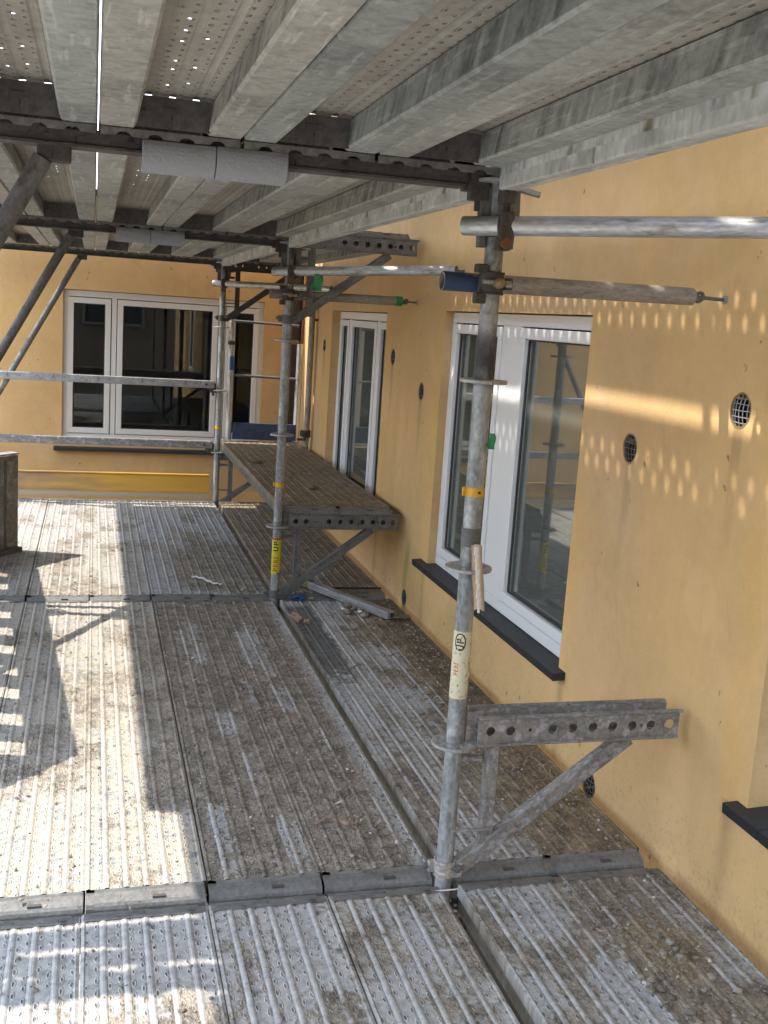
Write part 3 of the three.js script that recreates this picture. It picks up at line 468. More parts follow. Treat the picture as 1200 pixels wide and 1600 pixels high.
function tubeThing(name, label, cat, a, b, mat, group, r = R48) { const g = thing(name, label, cat, a, group); part('tube', g, tube([0, 0, 0], [b[0] - a[0], b[1] - a[1], b[2] - a[2]], r), mat); return g; }
[[0.06, 2.94, 'nearest'], [-2.94, -0.06, 'middle'], [-5.94, -3.06, 'far']].forEach(([a, b, n]) => {
  const g = thing('longitudinal_ledger', `grey steel ledger along the edge of the ceiling in the ${n} bay`, 'scaffold ledger', [0.0, 1.9, a], 'ledgers along the ceiling edge');
  part('ledger_profile', g, rb(0.046, 0.066, b - a, 0.006, -0.001, 0.006, (b - a) / 2), M.under);
  for (const [z, s] of [[0, 1], [b - a, -1]]) part('wedge_head', g, [rb(0.03, 0.075, 0.05, 0.004, 0, -0.02, z + s * 0.0), bx(0.008, 0.12, 0.02, 0, -0.02, z - s * 0.004)], M.rustDark);
});
for (const [y, n] of [[0.945, 'upper'], [0.462, 'lower']]) {
  const g = thing('guardrail', `${n} flat steel guardrail across the far end in front of the back window`, 'guardrail', [-2.0, y, -5.97], 'guardrails at the far end');
  part('rail', g, rb(1.95, 0.06, 0.032, 0.008, 0.98, 0, 0), n === 'lower' ? M.dirtyZinc : M.zinc);
  part('wedge_head', g, join(HEAD(-1)).translate(2.0, 0.0, -0.01), M.rustDark);
  part('bolt', g, new THREE.CylinderGeometry(0.009, 0.009, 0.006, 12).rotateX(Math.PI / 2).translate(1.89, 0, 0.018), M.black);
}
[[0, 'nearest'], [-3, 'middle'], [-6, 'farthest']].forEach(([z, n], i) => {
  const g = thing('diagonal_brace', `${n} grey steel brace slanting down left from the ceiling ledger`, 'scaffold brace', [-2.03, 0.16, z], 'slanting braces under the ceiling');
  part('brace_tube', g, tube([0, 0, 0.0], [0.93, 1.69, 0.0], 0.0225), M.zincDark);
  part('fork_head', g, [rb(0.075, 0.055, 0.03, 0.006, 0.955, 1.71, 0), bx(0.05, 0.012, 0.045, 0.925, 1.735, 0), tube([0.9, 1.73, 0.02], [0.93, 1.78, 0.02], 0.008)], M.rustDark);
  if (i === 2) part('cream_sticker', g, aim(new THREE.CylinderGeometry(0.0236, 0.0236, 0.1, 18, 1, true), V(0.4, 0.727, 0), V(0.45, 0.818, 0)), std({ color: rgb(0.6, 0.56, 0.4), map: rep(zincMap, 2, 2) }));
});
for (const [x, n, m] of [[-0.80, 'left one on the near ledger', 0], [-0.632, 'right one on the near ledger', 0], [-0.80, 'left one on the middle ledger', -3], [-0.632, 'right one on the middle ledger', -3]]) {
  const sh = new THREE.Shape(); for (let i = 0; i <= 20; i++) { const a = -0.5 + i / 20 * (Math.PI + 1); const p = [0.047 * Math.cos(a), -0.043 * Math.sin(a)]; i ? sh.lineTo(...p) : sh.moveTo(...p); } for (let i = 20; i >= 0; i--) { const a = -0.5 + i / 20 * (Math.PI + 1); sh.lineTo(0.035 * Math.cos(a), -0.031 * Math.sin(a)); }
  const g = new THREE.ExtrudeGeometry(sh, { depth: 0.162, bevelEnabled: true, bevelSize: 0.002, bevelThickness: 0.002, bevelSegments: 1 }).rotateY(Math.PI / 2);
  const f = part('foam_sleeve', scene, g, M.foam); f.position.set(x - 0.081, 1.883, m + 0.01); f.rotation.x = rr(-0.05, 0.05);
  tag(f, `grey foam pipe sleeve hung over the ceiling ledger, ${n}`, 'foam sleeve', 'foam sleeves on the ceiling ledgers');
}
// toe board at the far end
{ const g = thing('toe_board', 'orange yellow toe board along the far end of the deck', 'toe board', [-2.0, 0.02, -6.02], null); part('board', g, rb(1.94, 0.135, 0.03, 0.004, 0.97, 0.11, 0), M.toe); part('top_lip', g, rb(1.94, 0.012, 0.045, 0.003, 0.97, 0.186, 0.006), M.toe); part('foot_strip', g, bx(1.94, 0.03, 0.02, 0.97, 0.018, 0.02), std({ color: rgb(0.42, 0.34, 0.24), roughness: 0.8 })); }

// ---------------------------------------------------------------- brackets (consoles)
function webGeo(L, h) {
  const sh = new THREE.Shape(); sh.moveTo(0, 0); sh.lineTo(L, 0); sh.lineTo(L, h); sh.lineTo(0, h); sh.closePath();
  for (const [f, r] of [[0.06, 0.0135], [0.155, 0.014], [0.25, 0.005], [0.36, 0.014], [0.46, 0.014], [0.56, 0.0145], [0.66, 0.0145], [0.76, 0.014], [0.805, 0.005], [0.855, 0.0145], [0.95, 0.0155]]) { const p = new THREE.Path(); p.absarc(f * L, h * 0.52, r, 0, Math.PI * 2, true); sh.holes.push(p); }
  return new THREE.ExtrudeGeometry(sh, { depth: 0.004, bevelEnabled: false, curveSegments: 10 });
}
const web = webGeo(0.62, 0.078);
function bracket(label, z, ytop, mat) {
  const g = thing('scaffold_bracket', label, 'bracket', [0, ytop, z], 'brackets on the scaffold posts');
  const y = -0.082, x0 = 0.055;
  const beam = part('bracket_beam', g, [web.clone().translate(x0, y, 0.03), web.clone().translate(x0 - 0.008, y + 0.006, -0.034), bx(0.62, 0.004, 0.058, x0 + 0.31, y + 0.004, 0), rb(0.63, 0.010, 0.013, 0.003, x0 + 0.315, y + 0.081, 0.034), rb(0.62, 0.010, 0.013, 0.003, x0 + 0.3, y + 0.087, -0.036), rb(0.62, 0.007, 0.009, 0.002, x0 + 0.31, y + 0.002, 0.036)], mat);
  part('strut', g, rb(0.036, 0.36, 0.032, 0.004, 0.112, -0.255, 0.004), mat);
  part('diagonal', g, bar([0.028, -0.462, 0.004], [0.53, -0.085, 0.004], 0.044, 0.036), mat);
  part('gusset', g, [bx(0.05, 0.10, 0.008, 0.055, -0.045, 0.0), rb(0.1, 0.008, 0.04, 0.002, 0.06, -0.085, 0)], mat);
  part('wedge_pin', g, rb(0.115, 0.009, 0.012, 0.003, 0.06, -0.335, 0.026), mat); part('wedge_pin', g, rb(0.07, 0.016, 0.02, 0.003, 0.055, -0.135, -0.01), mat);
  const cl = part('clamp_collar', g, [new THREE.CylinderGeometry(0.0315, 0.0315, 0.045, 22, 1, true).translate(0, -0.455, 0), new THREE.CylinderGeometry(0.0262, 0.0262, 0.045, 22, 1, true).translate(0, -0.455, 0), new THREE.RingGeometry(0.0262, 0.0315, 22).rotateX(-Math.PI / 2).translate(0, -0.4325, 0), new THREE.RingGeometry(0.0262, 0.0315, 22).rotateX(Math.PI / 2).translate(0, -0.4775, 0), rb(0.03, 0.042, 0.022, 0.004, 0.03, -0.458, 0.016), rb(0.026, 0.034, 0.018, 0.004, -0.036, -0.452, -0.004)], mat === M.dirtyZinc ? M.collar : mat);
  part('clamp_bolt', cl, [rod([0.012, -0.445, 0.036], [0.045, -0.445, 0.036], 0.006), new THREE.CylinderGeometry(0.011, 0.011, 0.012, 6).rotateZ(Math.PI / 2).translate(0.026, -0.445, 0.036), new THREE.CylinderGeometry(0.009, 0.009, 0.02, 6).rotateZ(Math.PI / 2).translate(-0.05, -0.45, -0.004)], M.zincDark);
  return g;
}
bracket('nearest empty steel bracket with a row of round holes, low on the nearest post', 0, 0.483, M.dirtyZinc);
bracket('lower bracket of the middle post, carrying the raised planks', -3, 0.475, M.zincDark);
bracket('upper bracket of the middle post just under the ceiling', -3, 1.965, M.zincDark);
bracket('lower bracket of the far post under the raised planks', -6, 0.428, M.zincDark);
bracket('upper bracket of the far post under the ceiling', -6, 1.925, M.rustDark);
for (const [z, n] of [[0, 'near'], [-3, 'middle'], [-6, 'far']]) { const g = ledgerX(`short ledger under the planks beside the wall at the ${n} post`, -0.085, z, 0.02, 0.66, 'short ledgers beside the wall'); }

// ---------------------------------------------------------------- wall tie tubes with couplers
function coupler(parent, at, axisPost = true, dark = M.rustDark) {      // a right angle coupler: two collars, flap bolts and nuts
  const [x, y, z] = at, rc = 0.031;
  const a = new THREE.CylinderGeometry(rc, rc, 0.052, 20, 1, true).translate(0, y, 0);
  const c = part('coupler', parent, [a, new THREE.TorusGeometry(rc, 0.003, 6, 20).rotateX(Math.PI / 2).translate(0, y + 0.026, 0), new THREE.TorusGeometry(rc, 0.003, 6, 20).rotateX(Math.PI / 2).translate(0, y - 0.026, 0), rb(0.05, 0.05, 0.03, 0.006, x, y, z), rb(0.02, 0.03, 0.028, 0.004, 0.04, y, 0.012), rb(0.03, 0.022, 0.03, 0.004, -0.034, y + 0.035, 0.01), rb(0.028, 0.026, 0.026, 0.004, -0.034, y - 0.04, 0.008)], dark);
  part('coupler_nut', c, [new THREE.CylinderGeometry(0.014, 0.014, 0.022, 6).rotateX(Math.PI / 2).translate(0.004, y, rc + 0.012), new THREE.SphereGeometry(0.0135, 12, 8).translate(0.004, y, rc + 0.024)], M.brass);
  part('coupler_bolt', c, [rod([-0.035, y + 0.002, 0.034], [0.04, y + 0.002, 0.034], 0.006), rod([0.02, y - 0.004, rc + 0.02], [0.036, y - 0.004, rc + 0.02], 0.006)], M.zinc);
}
function wallTie(label, z, y, x0, x1, mats) {
  const g = thing('wall_tie_tube', label, 'tie tube', [0, y - 0.0, z], 'straight tie tubes fixed to the wall'), dz = -0.056;
  part('tube', g, tube([x0, 0, dz], [x1, 0.008, dz]), mats.tube);
  if (mats.end) part('painted_end', g, new THREE.CylinderGeometry(R48 + 0.0006, R48 + 0.0006, 0.1, 20, 1, true).rotateZ(Math.PI / 2).translate(x0 + 0.05, 0, dz), mats.end);
  if (mats.tape) part('tape_wrap', g, new THREE.CylinderGeometry(R48 + 0.0018, R48 + 0.0018, 0.038, 20, 1, true).rotateZ(Math.PI / 2).translate(x1 - 0.02, 0.008, dz), mats.tape);
  const e = part('eye_bolt', g, [rod([x1 - 0.02, 0.008, dz], [0.735, 0.006, dz], 0.0055), new THREE.TorusGeometry(0.013, 0.005, 8, 16).rotateX(0.4).translate(x1 + 0.02, 0.008, dz)], M.zincDark);
  part('rosette_washer', g, new THREE.CylinderGeometry(0.012, 0.012, 0.006, 12).rotateZ(Math.PI / 2).translate(0.716, 0.006, dz), M.zinc);
  coupler(g, [0, 0, dz * 0.5]);
}
wallTie('blue ended tie tube crossing the nearest post to an eye bolt in the wall', 0, 1.65, -0.115, 0.615, { tube: M.tubeDirty, end: M.bluePaint });
wallTie('tie tube with a green taped end crossing the middle post to the wall', -3, 1.637, -0.09, 0.635, { tube: M.tubeDirty, tape: M.green });
function angledTie(label, z0, y, b, shine) {
  const g = thing('slanted_tie_tube', label, 'tie tube', [0, y, z0], 'angled tie tubes running to the wall');
  const d = V(b[0], 0, b[2] - z0), k = -0.11 / d.length();
  const off = 0.056; part('tube', g, tube([d.x * k, 0, off + d.z * k], [d.x, (b[1] - y), off + d.z]), M.zincBright);
  part('half_coupler', g, [new THREE.CylinderGeometry(0.031, 0.031, 0.05, 20, 1, true).translate(0, 0, 0), new THREE.TorusGeometry(0.029, 0.006, 8, 22).rotateY(Math.PI / 2 - Math.atan2(d.z, d.x)).translate(0, 0, off), new THREE.TorusGeometry(0.029, 0.006, 8, 22).rotateY(Math.PI / 2 - Math.atan2(d.z, d.x)).translate(0.012, 0, off + 0.01), rb(0.036, 0.07, 0.014, 0.005, -0.004, 0.0, off + 0.031), rb(0.034, 0.03, 0.03, 0.005, -0.004, -0.045, off + 0.012)], M.rustDark);
  part('rusty_nut', g, new THREE.CylinderGeometry(0.014, 0.014, 0.016, 6).rotateX(Math.PI / 2).translate(-0.004, -0.042, off + 0.033), M.rust);
  part('eye_bolt', g, rod([d.x - 0.01, b[1] - y, off + d.z], [0.735, b[1] - y, off + d.z], 0.006), M.zincDark);
}
angledTie('bright tie tube running from the nearest post out to the right along the wall', 0, 1.788, [0.67, 1.80, 0.62]);
angledTie('bright tie tube running from the middle post to the wall above the right window', -3, 1.752, [0.68, 1.792, -2.36]);
angledTie('bright tie tube running from the far post to the wall', -6, 1.738, [0.68, 1.735, -5.16]);

// lugs hanging below the overhead nodes on the posts
for (const [z, n] of [[0, 'nearest'], [-3, 'middle'], [-6, 'far']]) {
  const g = thing('wedge_coupler', `dark wedge lugs under the ceiling node of the ${n} post`, 'scaffold coupler', [0, 1.74, z], 'wedge lugs at the ceiling nodes');
  for (const [s, t] of [[-1, 0], [1, 0.3], [0, 1]]) {
    const sh = new THREE.Shape(); sh.moveTo(-0.014, 0.145); sh.lineTo(0.014, 0.145); sh.lineTo(0.018, 0.09); sh.quadraticCurveTo(0.014, 0.05, 0.006, 0.04); sh.lineTo(0.004, 0); sh.lineTo(-0.01, 0); sh.lineTo(-0.012, 0.06); sh.closePath();
    part('lug', g, new THREE.ExtrudeGeometry(sh, { depth: 0.018, bevelEnabled: true, bevelSize: 0.003, bevelThickness: 0.003, bevelSegments: 2 }).translate(0, 0, -0.009).rotateY(t * 1.2).translate(s * 0.034, 0, t * 0.036), M.zincDark);
  }
  part('pin_rod', g, rod([0.02, 0.15, 0.02], [0.1, 0.135, 0.03], 0.008), M.zinc);
}

// ---------------------------------------------------------------- end frame on the far bracket
{
  const g = thing('end_guard_frame', 'silver guard frame with two thin rails at the far end of the raised planks', 'guard frame', [0.09, 0.5, -6.04], null);
  part('frame_post', g, tube([0, 0, 0], [0, 0.95, 0]), M.zincBright); part('frame_post', g, tube([0.555, 0, 0], [0.555, 0.80, 0]), M.zincBright);
  part('thin_rail', g, rod([0, 0.955, 0], [0.54, 0.945, 0], 0.011)  , M.zincDark); part('thin_rail', g, rod([0, 0.525, 0], [0.54, 0.515, 0], 0.011), M.zincDark);
  part('blue_tape', g, new THREE.CylinderGeometry(R48 + 0.002, R48 + 0.002, 0.11, 18, 1, true, -0.6, 2.4).translate(0, 0.62, 0), M.blue);
  part('coupler_collar', g, new THREE.CylinderGeometry(0.031, 0.031, 0.03, 18).translate(0, 0.78, 0), M.rustDark);
  const b = tag(part('blue_toe_board', scene, rb(0.52, 0.135, 0.028, 0.003, 0, 0, 0), M.navy), 'dark blue board standing on edge at the far end of the raised planks', 'toe board'); b.position.set(0.38, 0.575, -6.02);
}
{ const g = thing('corner_downpipe', 'dark square downpipe in the corner where the two ochre walls meet', 'downpipe', [0.668, GY, -6.40]); part('pipe', g, rb(0.085, 6.0, 0.09, 0.012, 0, 3.0, 0), M.pipe); for (const y of [3.2, 4.3]) part('pipe_strap', g, rb(0.092, 0.03, 0.096, 0.006, 0, y, 0), M.pipeBrown); part('corner_strip', g, bx(0.014, 6, 0.05, 0.044, 3, 0.09), M.pipeBrown); }
{ const g = thing('hanging_tube', 'short vertical steel tube with a dark coupler clamped beside the corner on the right wall', 'scaffold tube', [0.672, 0.455, -5.72]); part('tube', g, tube([0, 0, 0], [0, 1.3, 0], 0.0235), M.tubeDirty); part('coupler', g, [new THREE.CylinderGeometry(0.032, 0.032, 0.055, 18).translate(0, 0.15, 0), rb(0.05, 0.05, 0.04, 0.01, -0.03, 0.155, 0.02), rb(0.07, 0.018, 0.02, 0.006, -0.045, 0.105, 0.02), rb(0.02, 0.06, 0.02, 0.006, -0.02, 0.13, 0.03)], M.rustDark); part('holding_clip', g, bx(0.06, 0.02, 0.02, 0.03, 1.05, 0), M.rustDark); }

// ---------------------------------------------------------------- left side: sheet panel, slatted barrier, facade diagonal, battens
{
  const g = thing('sheet_metal_panel', 'grey sheet steel panel standing upright on the deck at the left edge of the picture', 'metal panel', [-1.415, 0, -4.12]); g.rotation.y = Math.PI + 0.88;
  part('panel_sheet', g, [rb(0.62, 0.585, 0.012, 0.003, 0.31, 0.30, 0), rb(0.024, 0.585, 0.05, 0.004, 0.012, 0.30, 0.02)], std({ map: rep(dirtMap, 2, 2), color: rgb(1.15, 1.15, 1.08), roughness: 0.65, metalness: 0.15 }));
  part('top_flange', g, rb(0.62, 0.012, 0.07, 0.003, 0.31, 0.604, 0.02), M.zincBright);
  part('base_channel', g, rb(0.62, 0.03, 0.09, 0.006, 0.31, 0.015, 0.0), M.zincDark);
  part('fold_rib', g, [rb(0.012, 0.54, 0.016, 0.004, 0.11, 0.3, 0.01), rb(0.012, 0.54, 0.016, 0.004, 0.11, 0.3, -0.01)], M.zincDark);
}
{
  const g = thing('slatted_barrier', 'slatted steel barrier on the open left side whose shadow falls on the deck', 'barrier', [-1.9, 0, -2.4]);
  const top = z => 1.39 + (z + 1.22) * 0.155;
  const sh = new THREE.Shape(); sh.moveTo(-3.84, top(-3.84)); sh.lineTo(-1.22, top(-1.22)); sh.lineTo(-0.9, 1.02); sh.lineTo(-1.0, 0.95); sh.lineTo(-1.14, top(-1.14) - 0.23); sh.lineTo(-3.84, top(-3.84) - 0.23); sh.closePath();
  part('top_rail', g, new THREE.ExtrudeGeometry(sh, { depth: 0.03, bevelEnabled: false }).rotateY(-Math.PI / 2).translate(0, 0, 2.4), M.zinc);
  for (let i = 0; i < 11; i++) { const z = -3.78 + i * 0.268; part('slat', g, bx(0.03, top(z) - 0.22, 0.15, 0, (top(z) - 0.22) / 2, z + 2.4), M.zinc); }
}
tubeThing('facade_diagonal', 'steel diagonal brace on the open left face of the scaffold', 'scaffold brace', [-1.98, 0.75, -1.7], [-1.98, 2.0, -3.35], M.zincDark, null);
{ const g = thing('outer_fascia', 'steel edge beam along the open left side of the ceiling', 'edge beam', [-1.972, 1.87, -6.2]); part('beam', g, rb(0.06, 0.125, 5.35, 0.01, 0, 0.0625, 2.675), M.zinc); }
for (let i = 0; i < 4; i++) { const o = tag(part('stored_batten', scene, rb(0.8, 0.03, [0.075, 0.085, 0.07, 0.085][i], 0.004), M.wood), 'wooden batten stored on the outer side of the ceiling deck', 'batten', 'battens stored outside the ceiling deck'); o.position.set(-2.32, 1.93, -0.305 + i * 0.1); }
{ const net = std({ color: rgb(0.34, 0.36, 0.33), roughness: 0.95 }); for (const [z, n] of [[-4.5, 'far'], [-1.5, 'middle'], [1.5, 'nearest']]) { const g = new THREE.PlaneGeometry(2.96, 1.4, 40, 16), p = g.attributes.position; for (let i = 0; i < p.count; i++) p.setZ(i, 0.03 * Math.sin(p.getX(i) * 5 + z) + 0.02 * Math.sin(p.getY(i) * 7 + p.getX(i) * 2)); g.computeVertexNormals(); const b = g.clone().translate(0, 0, 0.002); const m = tag(part('debris_sheet', scene, [g.rotateY(Math.PI / 2), b.rotateY(Math.PI / 2)], net), `grey debris sheet closing the open left side above the ceiling in the ${n} bay`, 'tarpaulin', 'debris sheets on the upper left side'); m.position.set(-2.16, 3.22, z); } }
tubeThing('upper_cross_tube', 'steel tube laid across under the topmost deck', 'scaffold tube', [-1.9, 3.9, -0.56], [-0.1, 3.9, -0.56], M.zinc, null);

// ---------------------------------------------------------------- loose things on the deck
{ // cardboard stuck in the rosette of the nearest post
  const g = thing('folded_cardboard', 'torn folded piece of brown cardboard jammed in the rosette of the nearest post', 'cardboard', [0.012, 0.8, 0.066]);
  const prof = [[-0.022, 0.014], [-0.016, 0.012], [-0.004, 0.004], [0.006, -0.004], [0.016, -0.004], [0.021, 0.002], [0.02, 0.012], [0.016, 0.02]];
  const th = 0.003, mk = (o) => sweepZ(prof.map(([x, y]) => [x * 0.62 + o * 0.3, y + o]), 0, 0.175, (x, y, z, s) => [s * 4, z * 4], 6).rotateX(-Math.PI / 2);
  const a = join([mk(0), mk(th)]); const p = a.attributes.position; for (let i = 0; i < p.count; i++) { const y = p.getY(i); p.setX(i, p.getX(i) - (y - 0.05) * 0.13 + 0.0015 * Math.sin(y * 170 + p.getX(i) * 300)); p.setY(i, y + 0.004 * Math.sin(p.getX(i) * 300)); } a.computeVertexNormals();
  part('card_sheet', g, a, M.card);
  part('torn_edge', g, join([0, 1, 2, 3, 4, 5, 6, 7, 8].map(i => bx(0.005 + 0.002 * (i % 3), 0.021, 0.004, -0.012 - (i * 0.0195 - 0.05) * 0.13 + 0.001 * (i % 2), i * 0.0195 + 0.008, 0.019))), M.cardEdge);
}
function ribbon(pts, w, mat, name, label, cat) {            // thin strip of film or paper with a little thickness
  const P = []; const c = new THREE.CatmullRomCurve3(pts.map(p => V(...p))), n = 24, idx = [], uv = [];
  for (let i = 0; i <= n; i++) { const t = i / n, q = c.getPoint(t), tn = c.getTangent(t), s = V(0, 1, 0).cross(tn).normalize(); if (s.lengthSq() < 0.1) s.set(1, 0, 0); const ww = w * (0.7 + 0.5 * vn(i * 0.6, pts[0][0] * 99)) / 2, lift = 0.006 * Math.sin(i * 1.1); for (const e of [-1, 1]) for (const h of [0, 0.0012]) { P.push(q.x + s.x * ww * e, q.y + h + lift * e * 0.5, q.z + s.z * ww * e); uv.push(t, e); } }
  for (let i = 0; i < n; i++) { const a = i * 4, b = a + 4; for (const [x, y] of [[0, 2], [2, 3], [3, 1], [1, 0]]) idx.push(a + x, b + x, a + y, a + y, b + x, b + y); }
  const g = new THREE.BufferGeometry(); g.setAttribute('position', new THREE.Float32BufferAttribute(P, 3)); g.setAttribute('uv', new THREE.Float32BufferAttribute(uv, 2)); g.setIndex(idx); g.computeVertexNormals();
  return tag(part(name, scene, g, mat), label, cat);
}
ribbon([[-0.405, 0.012, -3.42], [-0.36, 0.016, -3.36], [-0.31, 0.01, -3.28], [-0.262, 0.013, -3.235]], 0.028, M.paper, 'paper_strip', 'curled strip of white paper lying on the deck in the far row', 'paper strip');
ribbon([[-0.355, 0.012, -1.62], [-0.342, 0.022, -1.52], [-0.345, 0.02, -1.44], [-0.335, 0.008, -1.30]], 0.022, M.zinc, 'bent_seam_strip', 'bent sliver of sheet metal sticking up from a plank seam in the middle row', 'metal strip');
ribbon([[-0.31, 0.012, -0.33], [-0.25, 0.018, -0.36], [-0.2, 0.013, -0.30], [-0.17, 0.015, -0.34]], 0.009, M.wood, 'wood_sliver', 'pale twisted sliver lying at the front end of the muddy middle planks', 'wood sliver');
// green film bits
function film(name, label, pos, w, h, par) { const g = new THREE.PlaneGeometry(w, h, 6, 6), p = g.attributes.position; for (let i = 0; i < p.count; i++) { const x = p.getX(i) / w, y = p.getY(i) / h; p.setX(i, p.getX(i) * (1 - 0.5 * Math.abs(y + 0.2)) + 0.1 * w * Math.sin(y * 6)); p.setZ(i, w * (0.18 * Math.sin(x * 4 + y * 3) + 0.1 * Math.sin(y * 7))); } g.computeVertexNormals(); const b = g.clone().translate(0, 0, 0.0012); const m = tag(part(name, scene, [g, b], M.green), label, 'plastic scrap'); m.position.set(...pos); return m; }
film('green_film', 'small scrap of green plastic tied to the nearest post above its yellow band', [0.03, 1.245, 0.018], 0.02, 0.042);
film('green_film', 'scrap of green plastic hanging from the bright tie tube at the middle post', [0.115, 1.705, -2.82], 0.055, 0.085);
film('green_film', 'green plastic wrapped over the top of the bright tie tube at the middle post', [0.092, 1.775, -2.865], 0.05, 0.03).rotation.z = 1.2;
{ // hollow steel bar lying across the planks
  const g = thing('steel_profile', 'grey hollow steel bar with yellowish ends lying slantwise on the planks by the wall', 'steel profile', [0.20, 0.028, -3.24]);
  const a = [0, 0, 0], b = [0.335, 0.0, 0.72];
  part('hollow_bar', g, [bar(a, b, 0.05, 0.04, [0, 1, 0])], M.zinc);
  part('yellow_end', g, bar([-0.004, 0.002, -0.008], [0.04, 0.002, 0.086], 0.052, 0.042, [0, 1, 0]), std({ color: rgb(0.42, 0.42, 0.14), roughness: 0.7, map: rep(zincMap, 4, 4) }));
  part('end_plate', g, rb(0.11, 0.008, 0.05, 0.002, 0.39, -0.012, 0.70), std({ color: rgb(0.4, 0.4, 0.22), roughness: 0.7, map: rep(zincMap, 4, 4) }));
  part('end_opening', g, bar([0.3347, 0, 0.7185], [0.3352, 0, 0.7208], 0.036, 0.026, [0, 1, 0]), M.slot);
}
tag(part('threaded_rod', scene, [rod([0.33, 0.016, -3.13], [0.64, 0.016, -3.12], 0.006), new THREE.SphereGeometry(0.012, 8, 6).scale(1.6, 1, 1).translate(0.33, 0.016, -3.13)], M.black), 'thin black rod lying across the planks beside the steel bar', 'rod');
{ const g = thing('blue_strap', 'crumpled blue strap lying at the foot of the middle post', 'strap', [0.115, 0.014, -2.93]); for (let i = 0; i < 7; i++) part('strap_loop', g, new THREE.TorusGeometry(rr(0.012, 0.028), 0.006, 6, 14, rr(3, 6)).rotateX(Math.PI / 2 + rr(-0.5, 0.5)).rotateY(rr(0, 6)).translate(rr(-0.04, 0.05), rr(-0.002, 0.012), rr(-0.025, 0.025)), M.blue); part('buckle', g, rb(0.03, 0.012, 0.02, 0.003, 0.075, 0, 0.01), M.zinc); }
for (const [p, s, r, l] of [[[0.03, 0.03, -2.50], [0.032, 0.022, 0.07], 0.6, 'larger reddish wood offcut lying over the dark gap near the middle post'], [[0.08, 0.018, -2.47], [0.03, 0.016, 0.022], -0.3, 'small reddish wood offcut beside the larger one near the middle post']]) { const o = tag(part('wood_offcut', scene, rb(...s, 0.003), M.wood), l, 'wood offcut'); o.position.set(...p); o.rotation.set(0.3, r, 0.2); }
// rubble
function chunk(r) { const g = new THREE.IcosahedronGeometry(r, 1), p = g.attributes.position, o = rr(0, 99); for (let i = 0; i < p.count; i++) { const x = p.getX(i), y = p.getY(i), z = p.getZ(i), k = 0.65 + 0.7 * vn(x / r * 1.6 + o, y / r * 1.6 + z / r * 1.9 + o); p.setXYZ(i, x * k * 1.15, y * k * 0.75, z * k); } const f = g.toNonIndexed(); f.computeVertexNormals(); return f; }
const stoneMats = [[0.62, 0.55, 0.46], [0.45, 0.38, 0.3], [0.85, 0.79, 0.7], [0.34, 0.28, 0.22], [0.7, 0.58, 0.46]].map(c => std({ color: rgb(...c), roughness: 0.95, map: rep(zincMap, 3, 3) }));
const chunks = [0, 1, 2, 3, 4].map(() => chunk(1));
function stones(group, n, cx, cz, sx, sz, r0, r1, y, where) {
  for (let i = 0; i < n; i++) {
    const a = rr(0, 6.28), d = Math.sqrt(rnd()), r = rr(r0, r1), m = new THREE.Mesh(chunks[i % 5], stoneMats[Math.floor(rnd() * 5)]); m.castShadow = m.receiveShadow = true; m.name = numbered('rubble_stone');
    m.scale.setScalar(r); m.rotation.set(0, rr(0, 6), 0); m.position.set(cx + sx * d * Math.cos(a), y + r * 0.4, cz + sz * d * Math.sin(a)); scene.add(tag(m, where, 'stone', group));
  }
}
stones('rubble heap by the steel bar', 34, 0.40, -2.70, 0.085, 0.13, 0.008, 0.022, 0.004, 'small grey stone of the rubble heap against the steel bar');
stones('stones on the nearest wall side plank', 14, 0.455, 0.42, 0.05, 0.09, 0.004, 0.013, 0.003, 'small stone in the mud on the nearest plank along the wall');
stones('stones on the nearest plank by the lower right corner', 14, 0.47, 0.64, 0.12, 0.10, 0.004, 0.012, 0.003, 'small pale stone scattered towards the lower right corner');
stones('stones along the seam of the nearest wall planks', 14, 0.33, 0.52, 0.03, 0.16, 0.004, 0.012, 0.003, 'small stone lying along the seam between the two nearest wall side planks');
tag(part('blue_scrap', scene, rb(0.03, 0.02, 0.022, 0.005, 0.415, 0.014, -2.585), M.blue), 'small blue plastic scrap in front of the rubble heap', 'plastic scrap');
tag(part('white_flake', scene, rb(0.06, 0.008, 0.03, 0.003, 0.345, 0.012, -2.72), M.paper), 'white flake left of the rubble heap', 'plaster flake');
tag(part('white_flake', scene, rb(0.022, 0.012, 0.02, 0.004, 0.395, 0.02, -2.63), M.paper), 'small white flake at the front of the rubble heap', 'plaster flake');
tag(part('mortar_lump', scene, chunks[1].clone().scale(0.03, 0.02, 0.022).translate(0.31, 0.515, -3.62), stoneMats[1]), 'brown lump on the raised planks', 'mortar lump');
tag(part('mortar_lump', scene, chunks[2].clone().scale(0.04, 0.012, 0.02).translate(0.13, 0.512, -4.7), stoneMats[3]), 'dark flat clod near the edge of the raised planks', 'mortar lump');
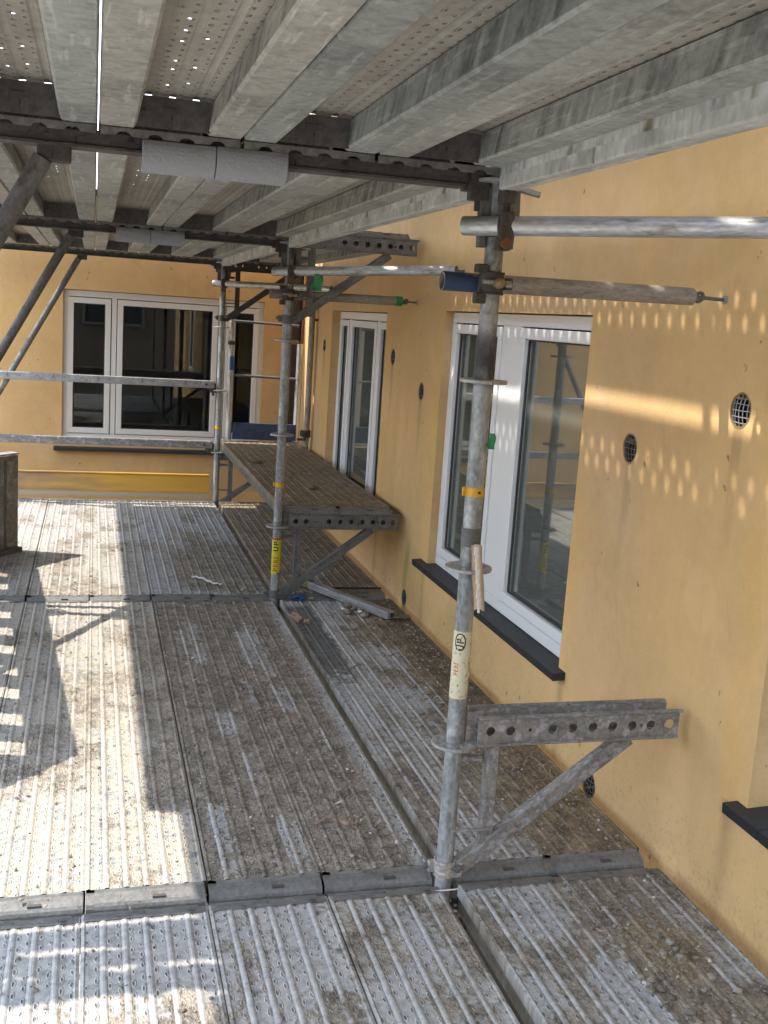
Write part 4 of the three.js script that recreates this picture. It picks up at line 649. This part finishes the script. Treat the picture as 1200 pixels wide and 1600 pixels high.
// leaves, chips and grit that nobody could count
{
  const mk = (name, n, geo, mat, place, label, cat) => { const im = new THREE.InstancedMesh(geo, mat, n); im.name = name; im.castShadow = im.receiveShadow = true; const o = new THREE.Object3D(), c = new THREE.Color(); for (let i = 0; i < n; i++) { const [x, y, z, s, col] = place(i); o.position.set(x, y, z); o.rotation.set(rr(-0.4, 0.4), rr(0, 6.28), rr(-0.4, 0.4)); o.scale.set(s * rr(0.7, 1.4), s * rr(0.5, 1), s * rr(0.7, 1.4)); o.updateMatrix(); im.setMatrixAt(i, o.matrix); im.setColorAt(i, c.setRGB(...col)); } scene.add(tag(im, label, cat, null, 'stuff')); };
  const white = std({ color: rgb(1, 1, 1), roughness: 0.95 });
  const tone = () => { const t = rnd(); return t < 0.5 ? [0.16, 0.135, 0.11] : t < 0.9 ? [0.25, 0.215, 0.175] : t < 0.975 ? [0.36, 0.32, 0.27] : [0.55, 0.52, 0.47]; };
  mk('grit', 9000, chunk(1), white, () => {
    const t = rnd(); let x, z;
    if (t < 0.42) { x = rr(-0.65, -0.03); z = rr(-2.9, -0.08); } else if (t < 0.70) { x = 0.62 - 0.42 * rnd() * rnd(); z = rr(-2.9, -0.08); } else if (t < 0.82) { x = 0.62 - 0.3 * rnd(); z = rr(0.08, 1); } else if (t < 0.92) { x = rr(-1.3, -0.66); z = rr(-5.5, 0.8); } else { x = rr(-0.6, 0.6); z = rr(-5.8, -3.1); }
    return [x, 0.003, z, 0.0012 + 0.004 * rnd() ** 2.2, tone()];
  }, 'brown and grey grit scattered over the walking deck', 'grit');
  const leaf = new THREE.CircleGeometry(1, 6).rotateX(-Math.PI / 2); { const p = leaf.attributes.position; for (let i = 0; i < p.count; i++) p.setXYZ(i, p.getX(i) * 1.6, 0.35 * p.getX(i) ** 2, p.getZ(i) * 0.6); leaf.computeVertexNormals(); }
  mk('dry_flakes', 300, leaf, white, () => { const t = rnd(); return [t < 0.55 ? 0.62 - 0.28 * rnd() : rr(-0.6, 0.4), 0.006, t < 0.55 ? rr(-2.6, -0.3) : rr(-5, 0.4), 0.003 + 0.009 * rnd() ** 1.6, rnd() < 0.3 ? [0.42, 0.38, 0.32] : rnd() < 0.5 ? [0.24, 0.17, 0.11] : [0.12, 0.09, 0.07]]; }, 'dry leaf flakes and paint chips scattered on the planks', 'flakes');
}
{ const c = new THREE.CatmullRomCurve3([[0.50, 0.03, -0.62], [0.53, 0.05, -0.66], [0.565, 0.035, -0.63], [0.56, 0.012, -0.56], [0.50, 0.01, -0.54]].map(p => V(...p))); tag(part('twig', scene, new THREE.TubeGeometry(c, 24, 0.0018, 6), M.wood), 'thin curled twig on the plank along the wall behind the nearest bracket', 'twig'); }
{ const c = new THREE.CatmullRomCurve3([[-0.09, -0.004, 0.075], [-0.04, 0.004, 0.085], [0.01, 0.002, 0.08], [0.03, -0.004, 0.06]].map(p => V(...p))); tag(part('wire_tie', scene, new THREE.TubeGeometry(c, 20, 0.0022, 6), M.paper), 'thin white wire at the foot of the nearest post', 'wire'); }

renderer.render(scene, camera);
